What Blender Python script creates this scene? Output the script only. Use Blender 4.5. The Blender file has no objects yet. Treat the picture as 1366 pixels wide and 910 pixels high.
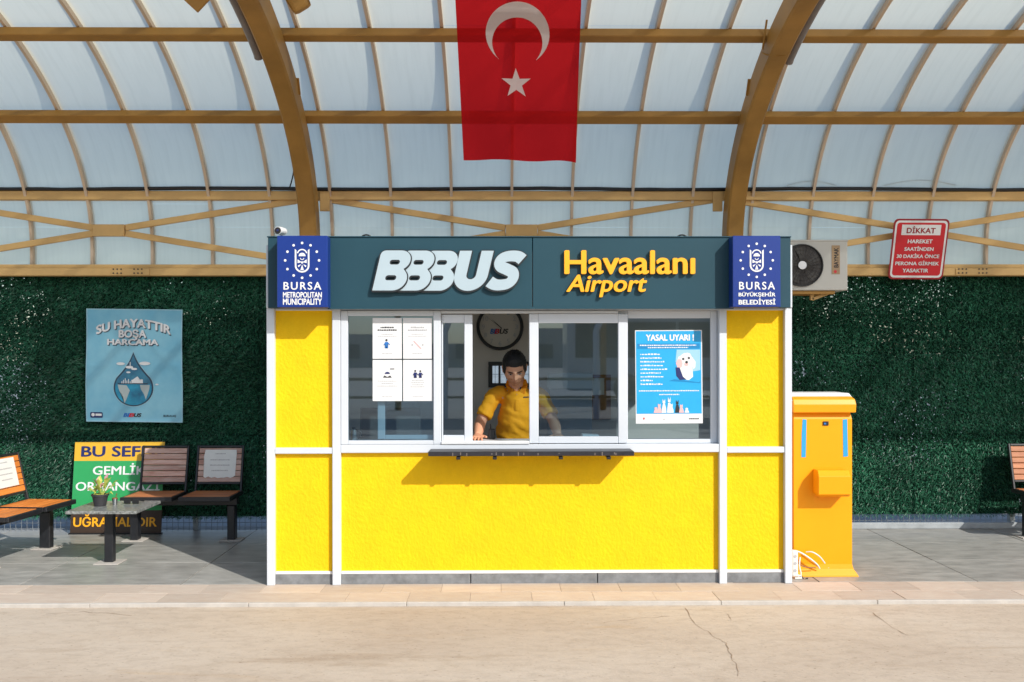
import bpy, bmesh, math, random
import numpy as np
from mathutils import Vector, Matrix
from mathutils.noise import noise as pnoise
PI = math.pi
random.seed(7)
scene = bpy.context.scene
COL = scene.collection

# ------------------------------------------------------------------ camera, sky, sun, exposure
FPX = 1291.0; EYE = 1.564; PSI = 0.0116; HOR = 475.0
cam_d = bpy.data.cameras.new('camera'); cam = bpy.data.objects.new('camera', cam_d); COL.objects.link(cam)
cam_d.sensor_width = 36.0; cam_d.lens = FPX / 1366 * 36.0
cam_d.shift_y = (HOR - 455) / 1366; cam_d.clip_end = 3000; cam_d.clip_start = 0.05
cam.location = (0, 0, EYE); cam.rotation_euler = (PI / 2, math.radians(0.07), -PSI)
scene.camera = cam

SUN_DIR = Vector((-0.835, 1.0, -0.904)).normalized()      # the way the light travels
SUN_EL = math.asin(-SUN_DIR.z); SUN_AZ = math.atan2(-SUN_DIR.x, -SUN_DIR.y)
world = bpy.data.worlds.new("World"); scene.world = world; world.use_nodes = True
wn = world.node_tree; wn.nodes.clear()
sky = wn.nodes.new('ShaderNodeTexSky'); sky.sky_type = 'NISHITA'; sky.sun_disc = False
sky.sun_elevation = SUN_EL; sky.sun_rotation = SUN_AZ; sky.air_density = 1.0; sky.dust_density = 1.2; sky.ozone_density = 1.0
bg = wn.nodes.new('ShaderNodeBackground'); bg.inputs[1].default_value = 0.15
wo = wn.nodes.new('ShaderNodeOutputWorld')
wn.links.new(sky.outputs[0], bg.inputs[0]); wn.links.new(bg.outputs[0], wo.inputs[0])
sun_d = bpy.data.lights.new('sun', 'SUN'); sun_d.energy = 4.0; sun_d.angle = math.radians(0.5); sun_d.color = (1, .955, .88)
sun = bpy.data.objects.new('sun', sun_d); COL.objects.link(sun)
sun.rotation_euler = SUN_DIR.to_track_quat('-Z', 'Y').to_euler(); sun.location = (6, -6, 8)
scene.view_settings.view_transform = 'Standard'; scene.view_settings.look = 'None'
scene.view_settings.exposure = 0.15; scene.view_settings.gamma = 1.0
scene.render.engine = 'CYCLES'
scene.cycles.use_denoising = True; scene.cycles.max_bounces = 8; scene.cycles.transparent_max_bounces = 16
scene.cycles.transmission_bounces = 6; scene.cycles.sample_clamp_indirect = 8; scene.cycles.caustics_reflective = False

def at(px, py, Y):
    """the point of the plane y = Y that the photograph shows at pixel px, py (used to survey sizes)"""
    a = (px - 683) / FPX; c = (HOR - py) / FPX
    dx = a * math.cos(PSI) + math.sin(PSI); dy = math.cos(PSI) - a * math.sin(PSI)
    return Vector((Y * dx / dy, Y, EYE + Y * c / dy))

# ------------------------------------------------------------------ materials
M = {}
def mat(name, col, rough=.6, metal=0., var=.0, vscale=6., bump=0., bscale=60., col2=None, stretch=(1, 1, 1), rnd=0., spec=.5, trans=0., coat=0., alpha=None, coords='Object'):
    m = bpy.data.materials.new(name); m.use_nodes = True; nt = m.node_tree; N = nt.nodes; L = nt.links
    b = N['Principled BSDF']; M[name] = m
    b.inputs['Roughness'].default_value = rough; b.inputs['Metallic'].default_value = metal
    b.inputs['Specular IOR Level'].default_value = spec; b.inputs['Coat Weight'].default_value = coat
    c4 = (*col, 1)
    b.inputs['Base Color'].default_value = c4
    tc = N.new('ShaderNodeTexCoord'); mp = N.new('ShaderNodeMapping'); mp.inputs['Scale'].default_value = stretch
    L.new(tc.outputs[coords], mp.inputs[0])
    src = None
    if var or col2:
        n = N.new('ShaderNodeTexNoise'); n.inputs['Scale'].default_value = vscale; n.inputs['Detail'].default_value = 6; n.inputs['Roughness'].default_value = .62
        L.new(mp.outputs[0], n.inputs['Vector'])
        r = N.new('ShaderNodeValToRGB'); L.new(n.outputs['Fac'], r.inputs[0])
        r.color_ramp.elements[0].position = .32; r.color_ramp.elements[1].position = .68
        c2 = col2 if col2 else tuple(min(1, x * (1 + var)) for x in col)
        c1 = col if col2 else tuple(x * (1 - var) for x in col)
        r.color_ramp.elements[0].color = (*c1, 1); r.color_ramp.elements[1].color = (*c2, 1)
        src = r.outputs[0]; L.new(src, b.inputs['Base Color'])
        mr = N.new('ShaderNodeMapRange'); mr.inputs[3].default_value = max(0, rough - .08); mr.inputs[4].default_value = min(1, rough + .08)
        L.new(n.outputs['Fac'], mr.inputs[0]); L.new(mr.outputs[0], b.inputs['Roughness'])
    if rnd:
        oi = N.new('ShaderNodeObjectInfo'); hs = N.new('ShaderNodeHueSaturation')
        mr = N.new('ShaderNodeMapRange'); mr.inputs[3].default_value = 1 - rnd; mr.inputs[4].default_value = 1 + rnd
        L.new(oi.outputs['Random'], mr.inputs[0]); L.new(mr.outputs[0], hs.inputs['Value'])
        if src: L.new(src, hs.inputs['Color'])
        else: hs.inputs['Color'].default_value = c4
        L.new(hs.outputs[0], b.inputs['Base Color'])
    if bump:
        n2 = N.new('ShaderNodeTexNoise'); n2.inputs['Scale'].default_value = bscale; n2.inputs['Detail'].default_value = 5
        L.new(mp.outputs[0], n2.inputs['Vector'])
        bp = N.new('ShaderNodeBump'); bp.inputs['Strength'].default_value = bump; bp.inputs['Distance'].default_value = .01
        L.new(n2.outputs['Fac'], bp.inputs['Height']); L.new(bp.outputs[0], b.inputs['Normal'])
    return m

mat('stucco', (.88, .535, .004), .75, var=.05, vscale=9, bump=.55, bscale=55, stretch=(1, 1, .75), spec=.25)
mat('white_frame', (.60, .64, .69), .35, var=.03, vscale=3)
mat('fascia', (.014, .056, .080), .5, var=.07, vscale=1.5, spec=.3)
mat('fascia_dark', (.02, .03, .035), .5)
mat('sign_blue', (.003, .028, .215), .35)
mat('print_white', (.74, .75, .76), .5)
mat('letter_white', (.40, .50, .56), .35, var=.02, vscale=5)
mat('letter_edge_shade', (.012, .016, .02), .6)  # dark outline and shadow painted behind the logo letters
mat('letter_orange', (.90, .42, .012), .38)
mat('skirt_stone', (.19, .20, .21), .6, var=.25, vscale=14, bump=.1)
mat('render_white', (.68, .69, .70), .7, var=.06, vscale=8)
mat('shelf_dark', (.018, .018, .024), .4, var=.3, vscale=30)
mat('interior_wall', (.72, .65, .58), .8, var=.04, vscale=3)
mat('interior_floor', (.5, .45, .4), .7, var=.1)
mat('black', (.012, .012, .013), .5)
mat('rubber_black', (.015, .015, .017), .55, var=.2, vscale=20)
mat('print_black', (.02, .02, .022), .6)
mat('print_navy', (.01, .02, .12), .6)
mat('print_blue', (.02, .16, .5), .6)
mat('print_red', (.6, .03, .04), .6)
mat('print_grey', (.42, .42, .43), .6)
mat('print_pink', (.8, .45, .45), .6)
mat('paper', (.70, .71, .72), .6, var=.015, vscale=4)
mat('paper_worn', (.74, .76, .74), .6, var=.05, vscale=9)
mat('poster_blue', (.02, .36, .70), .35, var=.05, vscale=5)
mat('poster_deep', (.01, .22, .50), .35)
mat('clock_face', (.62, .57, .50), .5)
mat('chrome', (.6, .62, .64), .2, metal=1)
mat('steel_tan', (.34, .18, .042), .5, var=.16, vscale=3, bump=.04, bscale=30, spec=.3)
mat('steel_tan_pale', (.62, .40, .16), .5, var=.12, vscale=3, spec=.3)  # paler copy of steel_tan for beams, braces and plates
mat('rib_tan', (.62, .49, .36), .5)
mat('black_steel', (.013, .014, .017), .45, var=.25, vscale=25, bump=.03)
mat('slate', (.32, .315, .295), .42, var=.24, vscale=4.5, stretch=(1, 2.6, 1), bump=.2, bscale=16, rnd=.10, spec=.25)
mat('slate_bed', (.27, .28, .28), .85, var=.1)
mat("paver", (.56, .48, .40), .8, col2=(.50, .40, .325), vscale=7, stretch=(1, 2.5, 1), bump=.25, bscale=40, rnd=.12)
mat('paver_bed', (.46, .38, .31), .9, var=.12, vscale=12)
mat('kerb_stone', (.48, .45, .41), .8, var=.12, vscale=7, bump=.15)
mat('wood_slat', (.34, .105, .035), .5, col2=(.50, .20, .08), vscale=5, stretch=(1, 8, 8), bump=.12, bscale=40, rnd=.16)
mat('wood_slat_sheen', (.42, .20, .14), .5, col2=(.62, .46, .40), vscale=4, stretch=(1, 6, 6), bump=.15, bscale=40, rnd=.2)  # pale tone paints the sky sheen on the back slats
mat('wood_slat_sunlit', (.58, .17, .025), .5, col2=(.70, .25, .05), vscale=4, stretch=(1, 6, 6), bump=.12, bscale=40, rnd=.15)  # brighter copy of wood_slat, direct sun put into the colour
mat('banner_blue', (.13, .42, .60), .6, col2=(.30, .60, .72), vscale=1.6)
mat('banner_trim', (.30, .55, .66), .6)
mat('drop_water', (.015, .10, .20), .35, col2=(.05, .25, .38), vscale=9)
mat('drop_sea', (.02, .36, .56), .35, col2=(.01, .12, .24), vscale=7)
mat('drop_dark', (.02, .05, .09), .4)
mat('land_grey', (.42, .50, .50), .5)
mat('board_yellow', (.72, .42, .03), .45, var=.04)
mat('board_green', (.025, .33, .10), .45, var=.05)
mat('board_brown', (.045, .025, .015), .45, var=.1)
mat('cab_orange', (.88, .345, .002), .45, var=.03, vscale=3, spec=.3)
mat('cab_cap', (.88, .345, .002), .33, coat=.2)
mat('tape_blue', (.02, .32, .62), .5)
mat('cable_white', (.72, .70, .66), .45)
mat('ac_beige', (.50, .49, .45), .45, var=.03, vscale=5)
mat('ac_dark', (.035, .03, .028), .5)
mat('ac_blade', (.06, .055, .05), .5)
mat('ac_label', (.40, .27, .14), .5, col2=(.32, .2, .12), vscale=20)
mat('sign_red', (.56, .008, .018), .4, var=.03)
mat('sign_rim', (.30, .006, .014), .4)
mat('pot_grey', (.035, .035, .04), .5, var=.1)
mat('leaf_lime', (.32, .42, .04), .5, col2=(.55, .58, .14), vscale=30)
mat('leaf_pink', (.62, .30, .34), .5)
mat('soil', (.04, .028, .02), .9)
mat('granite', (.36, .38, .37), .3, col2=(.05, .055, .055), vscale=42, spec=.6)
mat('lamp_grey', (.20, .17, .155), .35, var=.1, vscale=8)
mat('cam_white', (.75, .76, .78), .35)
mat('skin', (.68, .33, .20), .55, var=.06, vscale=14, spec=.4)
mat('lip', (.36, .13, .10), .5)
mat('hair', (.008, .006, .006), .55, var=.4, vscale=60, bump=.6, bscale=120)
mat('brow', (.012, .009, .008), .7)
mat('eye_white', (.6, .58, .55), .3)
mat('shirt', (.90, .37, .005), .8, var=.05, vscale=7, bump=.12, bscale=300)
mat('shirt_dark', (.03, .035, .06), .8)
mat('trousers', (.02, .022, .03), .85)
mat('brown_board', (.22, .085, .03), .6, var=.15, vscale=6)
mat('box_grey', (.42, .47, .50), .6, var=.05)
mat('wire_grey', (.30, .33, .35), .45, metal=.4)
mat('bark', (.1, .07, .05), .9, var=.2)
mat('stubble', (.50, .235, .14), .7, var=.25, vscale=90)
mat('skin_dark', (.36, .165, .10), .55)
mat('foliage_far', (.04, .085, .025), .8, var=.4, vscale=5)
mat('far_wall', (.55, .52, .47), .8, var=.05)
mat('far_glass', (.05, .08, .10), .15)
mat('bus_white', (.75, .76, .78), .3, coat=.3)
mat('conc_kerb', (.33, .36, .38), .8, var=.15, vscale=8)

def custom(name):
    m = bpy.data.materials.new(name); m.use_nodes = True; m.node_tree.nodes.clear(); M[name] = m
    return m, m.node_tree.nodes, m.node_tree.links
# window glass: clear sheet with a Fresnel mirror
def glass_mat(name, tint, boost):
    m, N, L = custom(name)
    tr = N.new('ShaderNodeBsdfTransparent'); tr.inputs[0].default_value = (*tint, 1)
    gl = N.new('ShaderNodeBsdfGlossy'); gl.inputs['Roughness'].default_value = .015; gl.inputs[0].default_value = (.60, .78, 1.0, 1)
    fr = N.new('ShaderNodeFresnel'); ge = N.new('ShaderNodeNewGeometry'); io = N.new('ShaderNodeMapRange'); io.inputs[3].default_value = 1.5; io.inputs[4].default_value = 1 / 1.5
    L.new(ge.outputs['Backfacing'], io.inputs[0]); L.new(io.outputs[0], fr.inputs[0])
    ad = N.new('ShaderNodeMath'); ad.operation = 'ADD'; ad.inputs[1].default_value = boost
    mx = N.new('ShaderNodeMixShader'); o = N.new('ShaderNodeOutputMaterial')
    L.new(fr.outputs[0], ad.inputs[0]); L.new(ad.outputs[0], mx.inputs[0]); L.new(tr.outputs[0], mx.inputs[1]); L.new(gl.outputs[0], mx.inputs[2])
    L.new(mx.outputs[0], o.inputs[0]); return m
glass_mat('glass', (.44, .60, .68), .13)
glass_mat('clear_glass', (.9, .93, .93), .02)
# milky polycarbonate
m, N, L = custom('polycarbonate')
tc = N.new('ShaderNodeTexCoord'); nz = N.new('ShaderNodeTexNoise'); nz.inputs['Scale'].default_value = 1.3; nz.inputs['Detail'].default_value = 5
L.new(tc.outputs['Object'], nz.inputs[0])
rp = N.new('ShaderNodeValToRGB'); rp.color_ramp.elements[0].color = (.83, .86, .73, 1); rp.color_ramp.elements[1].color = (.94, .95, .81, 1); L.new(nz.outputs[0], rp.inputs[0])
mp = N.new('ShaderNodeMapping'); mp.inputs['Scale'].default_value = (9, .7, .7); L.new(tc.outputs['Object'], mp.inputs[0]); ns = N.new('ShaderNodeTexNoise'); ns.inputs['Scale'].default_value = 3; ns.inputs['Detail'].default_value = 6; L.new(mp.outputs[0], ns.inputs[0])
oi = N.new('ShaderNodeObjectInfo'); av = N.new('ShaderNodeVectorMath'); av.operation = 'ADD'; L.new(mp.outputs[0], av.inputs[0]); L.new(oi.outputs['Location'], av.inputs[1]); L.new(av.outputs[0], ns.inputs[0])
r3 = N.new('ShaderNodeValToRGB'); r3.color_ramp.elements[0].position = .3; r3.color_ramp.elements[0].color = (.80, .80, .77, 1); r3.color_ramp.elements[1].position = .55; r3.color_ramp.elements[1].color = (1, 1, 1, 1); L.new(ns.outputs[0], r3.inputs[0])
xm = N.new('ShaderNodeMix'); xm.data_type = 'RGBA'; xm.blend_type = 'MULTIPLY'; xm.inputs[0].default_value = .25; L.new(rp.outputs[0], xm.inputs[6]); L.new(r3.outputs[0], xm.inputs[7])
tl = N.new('ShaderNodeBsdfTranslucent'); L.new(xm.outputs[2], tl.inputs[0])
df = N.new('ShaderNodeBsdfDiffuse'); L.new(xm.outputs[2], df.inputs[0])
tp = N.new('ShaderNodeBsdfTransparent'); tp.inputs[0].default_value = (.85, .92, .95, 1)
m1 = N.new('ShaderNodeMixShader'); m1.inputs[0].default_value = .35; L.new(tl.outputs[0], m1.inputs[1]); L.new(df.outputs[0], m1.inputs[2])
m2 = N.new('ShaderNodeMixShader'); m2.inputs[0].default_value = .16; L.new(m1.outputs[0], m2.inputs[1]); L.new(tp.outputs[0], m2.inputs[2])
o = N.new('ShaderNodeOutputMaterial'); L.new(m2.outputs[0], o.inputs[0])
# flag cloth
def cloth_mat(name, c, thru):
    m, N, L = custom(name)
    tl = N.new('ShaderNodeBsdfTranslucent'); tl.inputs[0].default_value = (*c, 1)
    df = N.new('ShaderNodeBsdfDiffuse'); df.inputs[0].default_value = (*c, 1)
    tp = N.new('ShaderNodeBsdfTransparent'); tp.inputs[0].default_value = (*[min(1, x * 1.6) for x in c], 1)
    m1 = N.new('ShaderNodeMixShader'); m1.inputs[0].default_value = .55; L.new(tl.outputs[0], m1.inputs[1]); L.new(df.outputs[0], m1.inputs[2])
    m2 = N.new('ShaderNodeMixShader'); m2.inputs[0].default_value = thru; L.new(m1.outputs[0], m2.inputs[1]); L.new(tp.outputs[0], m2.inputs[2])
    o = N.new('ShaderNodeOutputMaterial'); L.new(m2.outputs[0], o.inputs[0])
cloth_mat('flag_red', (.52, .014, .018), .45)
cloth_mat('flag_white', (.72, .68, .66), .0)
# artificial hedge blades
m, N, L = custom('hedge_blade')
b = N.new('ShaderNodeBsdfPrincipled'); b.inputs['Roughness'].default_value = .42
tc = N.new('ShaderNodeTexCoord'); n1 = N.new('ShaderNodeTexNoise'); n1.inputs['Scale'].default_value = 45; n1.inputs['Detail'].default_value = 3
n2 = N.new('ShaderNodeTexNoise'); n2.inputs['Scale'].default_value = 1.1; n2.inputs['Detail'].default_value = 4
L.new(tc.outputs['Object'], n1.inputs[0]); L.new(tc.outputs['Object'], n2.inputs[0])
r1 = N.new('ShaderNodeValToRGB'); r1.color_ramp.elements[0].position = .35; r1.color_ramp.elements[0].color = (.008, .055, .030, 1)
r1.color_ramp.elements[1].position = .7; r1.color_ramp.elements[1].color = (.040, .21, .115, 1)
L.new(n1.outputs[0], r1.inputs[0])
hs = N.new('ShaderNodeHueSaturation'); mr = N.new('ShaderNodeMapRange'); mr.inputs[1].default_value = .35; mr.inputs[2].default_value = .65; mr.inputs[3].default_value = .7; mr.inputs[4].default_value = 1.45
L.new(n2.outputs[0], mr.inputs[0]); L.new(mr.outputs[0], hs.inputs['Value']); L.new(r1.outputs[0], hs.inputs['Color']); L.new(hs.outputs[0], b.inputs['Base Color'])
o = N.new('ShaderNodeOutputMaterial'); L.new(b.outputs[0], o.inputs[0])
# hedge backing: dark woven sheet with worn holes
m, N, L = custom('hedge_backing')
b = N.new('ShaderNodeBsdfDiffuse'); b.inputs[0].default_value = (.008, .028, .018, 1)
tc = N.new('ShaderNodeTexCoord')
n1 = N.new('ShaderNodeTexNoise'); n1.inputs['Scale'].default_value = 58; n1.inputs['Detail'].default_value = 1.5; L.new(tc.outputs['Object'], n1.inputs[0])
n2 = N.new('ShaderNodeTexNoise'); n2.inputs['Scale'].default_value = 1.25; n2.inputs['Detail'].default_value = 5; L.new(tc.outputs['Object'], n2.inputs[0])
sx = N.new('ShaderNodeSeparateXYZ'); L.new(tc.outputs['Object'], sx.inputs[0])
gx = N.new('ShaderNodeMapRange'); gx.inputs[1].default_value = 1.5; gx.inputs[2].default_value = 2.2; gx.inputs[3].default_value = 0.0; gx.inputs[4].default_value = .068; L.new(sx.outputs[0], gx.inputs[0])
gy = N.new('ShaderNodeMapRange'); gy.inputs[1].default_value = -4.1; gy.inputs[2].default_value = -4.6; gy.inputs[3].default_value = 0.0; gy.inputs[4].default_value = .085; L.new(sx.outputs[0], gy.inputs[0])
th = N.new('ShaderNodeMapRange'); th.inputs[1].default_value = .36; th.inputs[2].default_value = .66; th.inputs[3].default_value = .90; th.inputs[4].default_value = .70; L.new(n2.outputs[0], th.inputs[0])
sb = N.new('ShaderNodeMath'); sb.operation = 'SUBTRACT'; L.new(th.outputs[0], sb.inputs[0]); L.new(gx.outputs[0], sb.inputs[1])
gt = N.new('ShaderNodeMath'); gt.operation = 'GREATER_THAN'; L.new(n1.outputs[0], gt.inputs[0]); sb2 = N.new('ShaderNodeMath'); sb2.operation = 'SUBTRACT'; L.new(sb.outputs[0], sb2.inputs[0]); L.new(gy.outputs[0], sb2.inputs[1]); L.new(sb2.outputs[0], gt.inputs[1])
tp = N.new('ShaderNodeBsdfTransparent'); mx = N.new('ShaderNodeMixShader'); L.new(gt.outputs[0], mx.inputs[0]); L.new(b.outputs[0], mx.inputs[1]); L.new(tp.outputs[0], mx.inputs[2])
o = N.new('ShaderNodeOutputMaterial'); L.new(mx.outputs[0], o.inputs[0])
# concrete apron
m = mat('apron', (.47, .38, .28), .82, bump=.22, bscale=35)
nt = m.node_tree; N = nt.nodes; L = nt.links; b = N['Principled BSDF']
tc = N.new('ShaderNodeTexCoord')
def nzz(sc, st, det=7, r=.62):
    mp = N.new('ShaderNodeMapping'); mp.inputs['Scale'].default_value = st; L.new(tc.outputs['Object'], mp.inputs[0])
    n = N.new('ShaderNodeTexNoise'); n.inputs['Scale'].default_value = sc; n.inputs['Detail'].default_value = det; n.inputs['Roughness'].default_value = r
    n.inputs['Distortion'].default_value = .4; L.new(mp.outputs[0], n.inputs[0]); return n.outputs[0]
def ramp(src, stops):
    r = N.new('ShaderNodeValToRGB'); L.new(src, r.inputs[0]); e = r.color_ramp.elements
    while len(e) < len(stops): e.new(.5)
    for k, (p, c) in enumerate(stops): e[k].position = p; e[k].color = (*c, 1)
    return r.outputs[0]
base = ramp(nzz(.75, (.55, 1.3, 1)), [(.3, (.46, .375, .295)), (.5, (.53, .445, .355)), (.7, (.57, .495, .41))])
fine = ramp(nzz(9, (1, 1.8, 1), 9, .7), [(.3, (.80, .78, .76)), (.55, (1, 1, 1)), (.8, (1.0, .98, .95))])
stain = ramp(nzz(1.6, (.5, 2.4, 1), 5, .6), [(.30, (.66, .58, .50)), (.42, (1, 1, 1)), (.62, (1, 1, 1)), (.74, (1.0, .86, .66))])
spk = ramp(nzz(38, (1, 2.2, 1), 2, .5), [(.27, (.55, .5, .45)), (.35, (1, 1, 1))])
def mul(a, b_, f=1):
    x = N.new('ShaderNodeMix'); x.data_type = 'RGBA'; x.blend_type = 'MULTIPLY'; x.inputs[0].default_value = f
    L.new(a, x.inputs[6]); L.new(b_, x.inputs[7]); return x.outputs[2]
L.new(mul(mul(mul(base, fine, .8), stain, .5), spk, .8), b.inputs['Base Color'])
mat('asphalt_pale', (.33, .36, .39), .85, var=.1, vscale=3)
mat('crack', (.34, .245, .17), .9)

# ------------------------------------------------------------------ object helpers
ORG = {}
def tag(o, label=None, cat=None, group=None, kind=None):
    if label: o['label'] = label
    if cat: o['category'] = cat
    if group: o['group'] = group
    if kind: o['kind'] = kind
    return o
def thing(name, label, cat, loc=(0, 0, 0), group=None):
    o = bpy.data.objects.new(name, None); COL.objects.link(o); o.location = loc; o.empty_display_size = .1
    ORG[o.name] = Vector(loc); return tag(o, label, cat, group)
def link(name, me, m, parent=None, origin=None, smooth=False):
    """me has world coordinates; shift it to the parent's (or its own) origin"""
    o = bpy.data.objects.new(name, me); COL.objects.link(o)
    org = ORG[parent.name] if parent else (Vector(origin) if origin is not None else Vector((0, 0, 0)))
    if org.length: me.transform(Matrix.Translation(-org))
    if parent: o.parent = parent
    else: o.location = org
    ORG[o.name] = org
    if m: me.materials.append(M[m] if isinstance(m, str) else m)
    if smooth:
        me.polygons.foreach_set('use_smooth', [True] * len(me.polygons))
        if smooth != 'all': me.set_sharp_from_angle(angle=math.radians(smooth if smooth is not True else 40))
    return o

class MB:
    def __init__(s): s.b = bmesh.new()
    def box(s, x0, x1, y0, y1, z0, z1, bev=0, mtx=None):
        r = bmesh.ops.create_cube(s.b, size=1)['verts']
        bmesh.ops.transform(s.b, matrix=Matrix.Translation(((x0 + x1) / 2, (y0 + y1) / 2, (z0 + z1) / 2)) @ Matrix.Diagonal((abs(x1 - x0), abs(y1 - y0), abs(z1 - z0), 1)), verts=r)
        if bev:
            es = list({e for v in r for e in v.link_edges})
            rr = bmesh.ops.bevel(s.b, geom=es, offset=bev, segments=2 if bev > .006 else 1, affect='EDGES', profile=.6)
            r = list({v for f in rr['faces'] for v in f.verts} | {v for v in r if v.is_valid})
        if mtx: bmesh.ops.transform(s.b, matrix=mtx, verts=r)
        return s
    def beam(s, p, q, w, h, up=(0, 0, 1), bev=0):
        """box from p to q, w across, h along up"""
        p = Vector(p); q = Vector(q); d = q - p; l = d.length; d.normalize(); u = Vector(up); x = d.cross(u).normalized(); u = x.cross(d)
        mt = Matrix((( x.x, d.x, u.x, (p.x + q.x) / 2), (x.y, d.y, u.y, (p.y + q.y) / 2), (x.z, d.z, u.z, (p.z + q.z) / 2), (0, 0, 0, 1)))
        return s.box(-w / 2, w / 2, -l / 2, l / 2, -h / 2, h / 2, bev, mt)
    def tube(s, pts, r, n=8, caps=True):
        pts = [Vector(p) for p in pts]; rings = []
        rr = r if isinstance(r, (list, tuple)) else [r] * len(pts)
        ref = None
        for i, p in enumerate(pts):
            d = (pts[min(i + 1, len(pts) - 1)] - pts[max(i - 1, 0)]).normalized()
            if ref is None: ref = Vector((0, 0, 1)) if abs(d.z) < .9 else Vector((1, 0, 0))
            x = d.cross(ref).normalized(); y = x.cross(d).normalized(); ref = y
            ra = rr[i] if isinstance(rr[i], tuple) else (rr[i], rr[i])
            rings.append([s.b.verts.new(p + x * ra[0] * math.cos(2 * PI * k / n) + y * ra[1] * math.sin(2 * PI * k / n)) for k in range(n)])
        for a, b_ in zip(rings, rings[1:]):
            for k in range(n): s.b.faces.new((a[k], a[(k + 1) % n], b_[(k + 1) % n], b_[k]))
        if caps:
            s.b.faces.new(rings[0][::-1]); s.b.faces.new(rings[-1])
        return s
    def cyl(s, p, q, r, n=16): return s.tube([p, q], r, n)
    def poly(s, f, pts, d0=0., d1=None):
        """flat outline pts (u, v) mapped by f(u, v, d); a prism when d1 is given"""
        a = [s.b.verts.new(f(u, v, d0)) for u, v in pts]
        if d1 is None: s.b.faces.new(a); return s
        b_ = [s.b.verts.new(f(u, v, d1)) for u, v in pts]
        s.b.faces.new(a); s.b.faces.new(b_[::-1])
        n = len(pts)
        for k in range(n): s.b.faces.new((a[k], b_[k], b_[(k + 1) % n], a[(k + 1) % n]))
        return s
    def band(s, f, outer, inner, d0=0.):
        a = [s.b.verts.new(f(u, v, d0)) for u, v in outer]; b_ = [s.b.verts.new(f(u, v, d0)) for u, v in inner]; n = len(a)
        for k in range(n): s.b.faces.new((a[k], a[(k + 1) % n], b_[(k + 1) % n], b_[k]))
        return s
    def grid(s, f, u0, u1, v0, v1, nu, nv, d=0.):
        g = [[s.b.verts.new(f(u0 + (u1 - u0) * i / nu, v0 + (v1 - v0) * j / nv, d)) for i in range(nu + 1)] for j in range(nv + 1)]
        for j in range(nv):
            for i in range(nu): s.b.faces.new((g[j][i], g[j][i + 1], g[j + 1][i + 1], g[j + 1][i]))
        return s
    def sphere(s, c, r, nu=16, nv=10, sc=(1, 1, 1)):
        v = bmesh.ops.create_uvsphere(s.b, u_segments=nu, v_segments=nv, radius=r)['verts']
        bmesh.ops.transform(s.b, matrix=Matrix.Translation(c) @ Matrix.Diagonal((*sc, 1)), verts=v); return s
    def mesh(s, name, fix=True):
        if fix: bmesh.ops.recalc_face_normals(s.b, faces=s.b.faces)
        me = bpy.data.meshes.new(name); s.b.to_mesh(me); s.b.free(); return me
    def build(s, name, m, parent=None, origin=None, smooth=False, fix=True):
        return link(name, s.mesh(name, fix), m, parent, origin, smooth)

def board(o, ux, uz):
    o = Vector(o); ux = Vector(ux).normalized(); uz = Vector(uz).normalized(); n = ux.cross(uz).normalized()  # n towards the viewer
    return lambda u, v, d=0.: o + ux * u + uz * v + n * d
def flat(Y): return board((0, Y, 0), (1, 0, 0), (0, 0, 1))     # n = X x Z = -Y

def embolden(me, bold):
    """heavier strokes: the glyph repeated a hair to each side, every copy on its own level"""
    if not bold: return me
    bb = bmesh.new()
    for i, (dx, dy) in enumerate(((0, 0), (bold, 0), (-bold, 0), (0, bold * .7), (0, -bold * .7), (bold * .7, bold * .5), (-bold * .7, -bold * .5))):
        n0 = len(bb.verts); bb.from_mesh(me); bb.verts.ensure_lookup_table()
        for v in bb.verts[n0:]: v.co += Vector((dx, dy, .012 * i))
    bb.to_mesh(me); bb.free(); return me
def text_polys(s, bold=0., shear=0., extrude=0., res=3, spacing=1.):
    cu = bpy.data.curves.new('lettering', 'FONT'); cu.body = s; cu.size = 1; cu.shear = shear; cu.extrude = extrude
    cu.resolution_u = res; cu.space_character = spacing; cu.fill_mode = 'BOTH'
    o = bpy.data.objects.new('lettering', cu); COL.objects.link(o)
    dg = bpy.context.evaluated_depsgraph_get(); dg.update()
    me = bpy.data.meshes.new_from_object(o.evaluated_get(dg))
    bpy.data.objects.remove(o); bpy.data.curves.remove(cu)
    return embolden(me, bold)
def text(s, f, u0, u1, v0, v1, m, parent, name='lettering', d=.002, thick=0., bold=.0, shear=0., res=3, bend=None, spacing=1., keep=None):
    """letters of s stretched into the rectangle u0..u1, v0..v1 of board f"""
    me = text_polys(s, bold, shear, 1.0 if thick else 0., res, spacing)
    n = len(me.vertices); co = np.empty(n * 3, np.float32); me.vertices.foreach_get('co', co); co = co.reshape(-1, 3)
    x0, y0 = co[:, 0].min(), co[:, 1].min(); x1, y1 = co[:, 0].max(), co[:, 1].max()
    U = u0 + (co[:, 0] - x0) / (x1 - x0) * (u1 - u0); V = v0 + (co[:, 1] - y0) / (y1 - y0) * (v1 - v0)
    for i, v in enumerate(me.vertices):
        dd = d + (thick * (co[i, 2] + 1) / 2 if thick else co[i, 2] * .012)
        uu, vv = float(U[i]), float(V[i])
        if bend: uu, vv = bend(uu, vv)
        v.co = f(uu, vv, dd)
    return link(name, me, m, parent)
def rect(u0, u1, v0, v1): return [(u0, v0), (u1, v0), (u1, v1), (u0, v1)]
def circ(cu, cv, r, n=24, a0=0, ry=None): return [(cu + r * math.cos(a0 + 2 * PI * k / n), cv + (ry or r) * math.sin(a0 + 2 * PI * k / n)) for k in range(n)]
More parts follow.
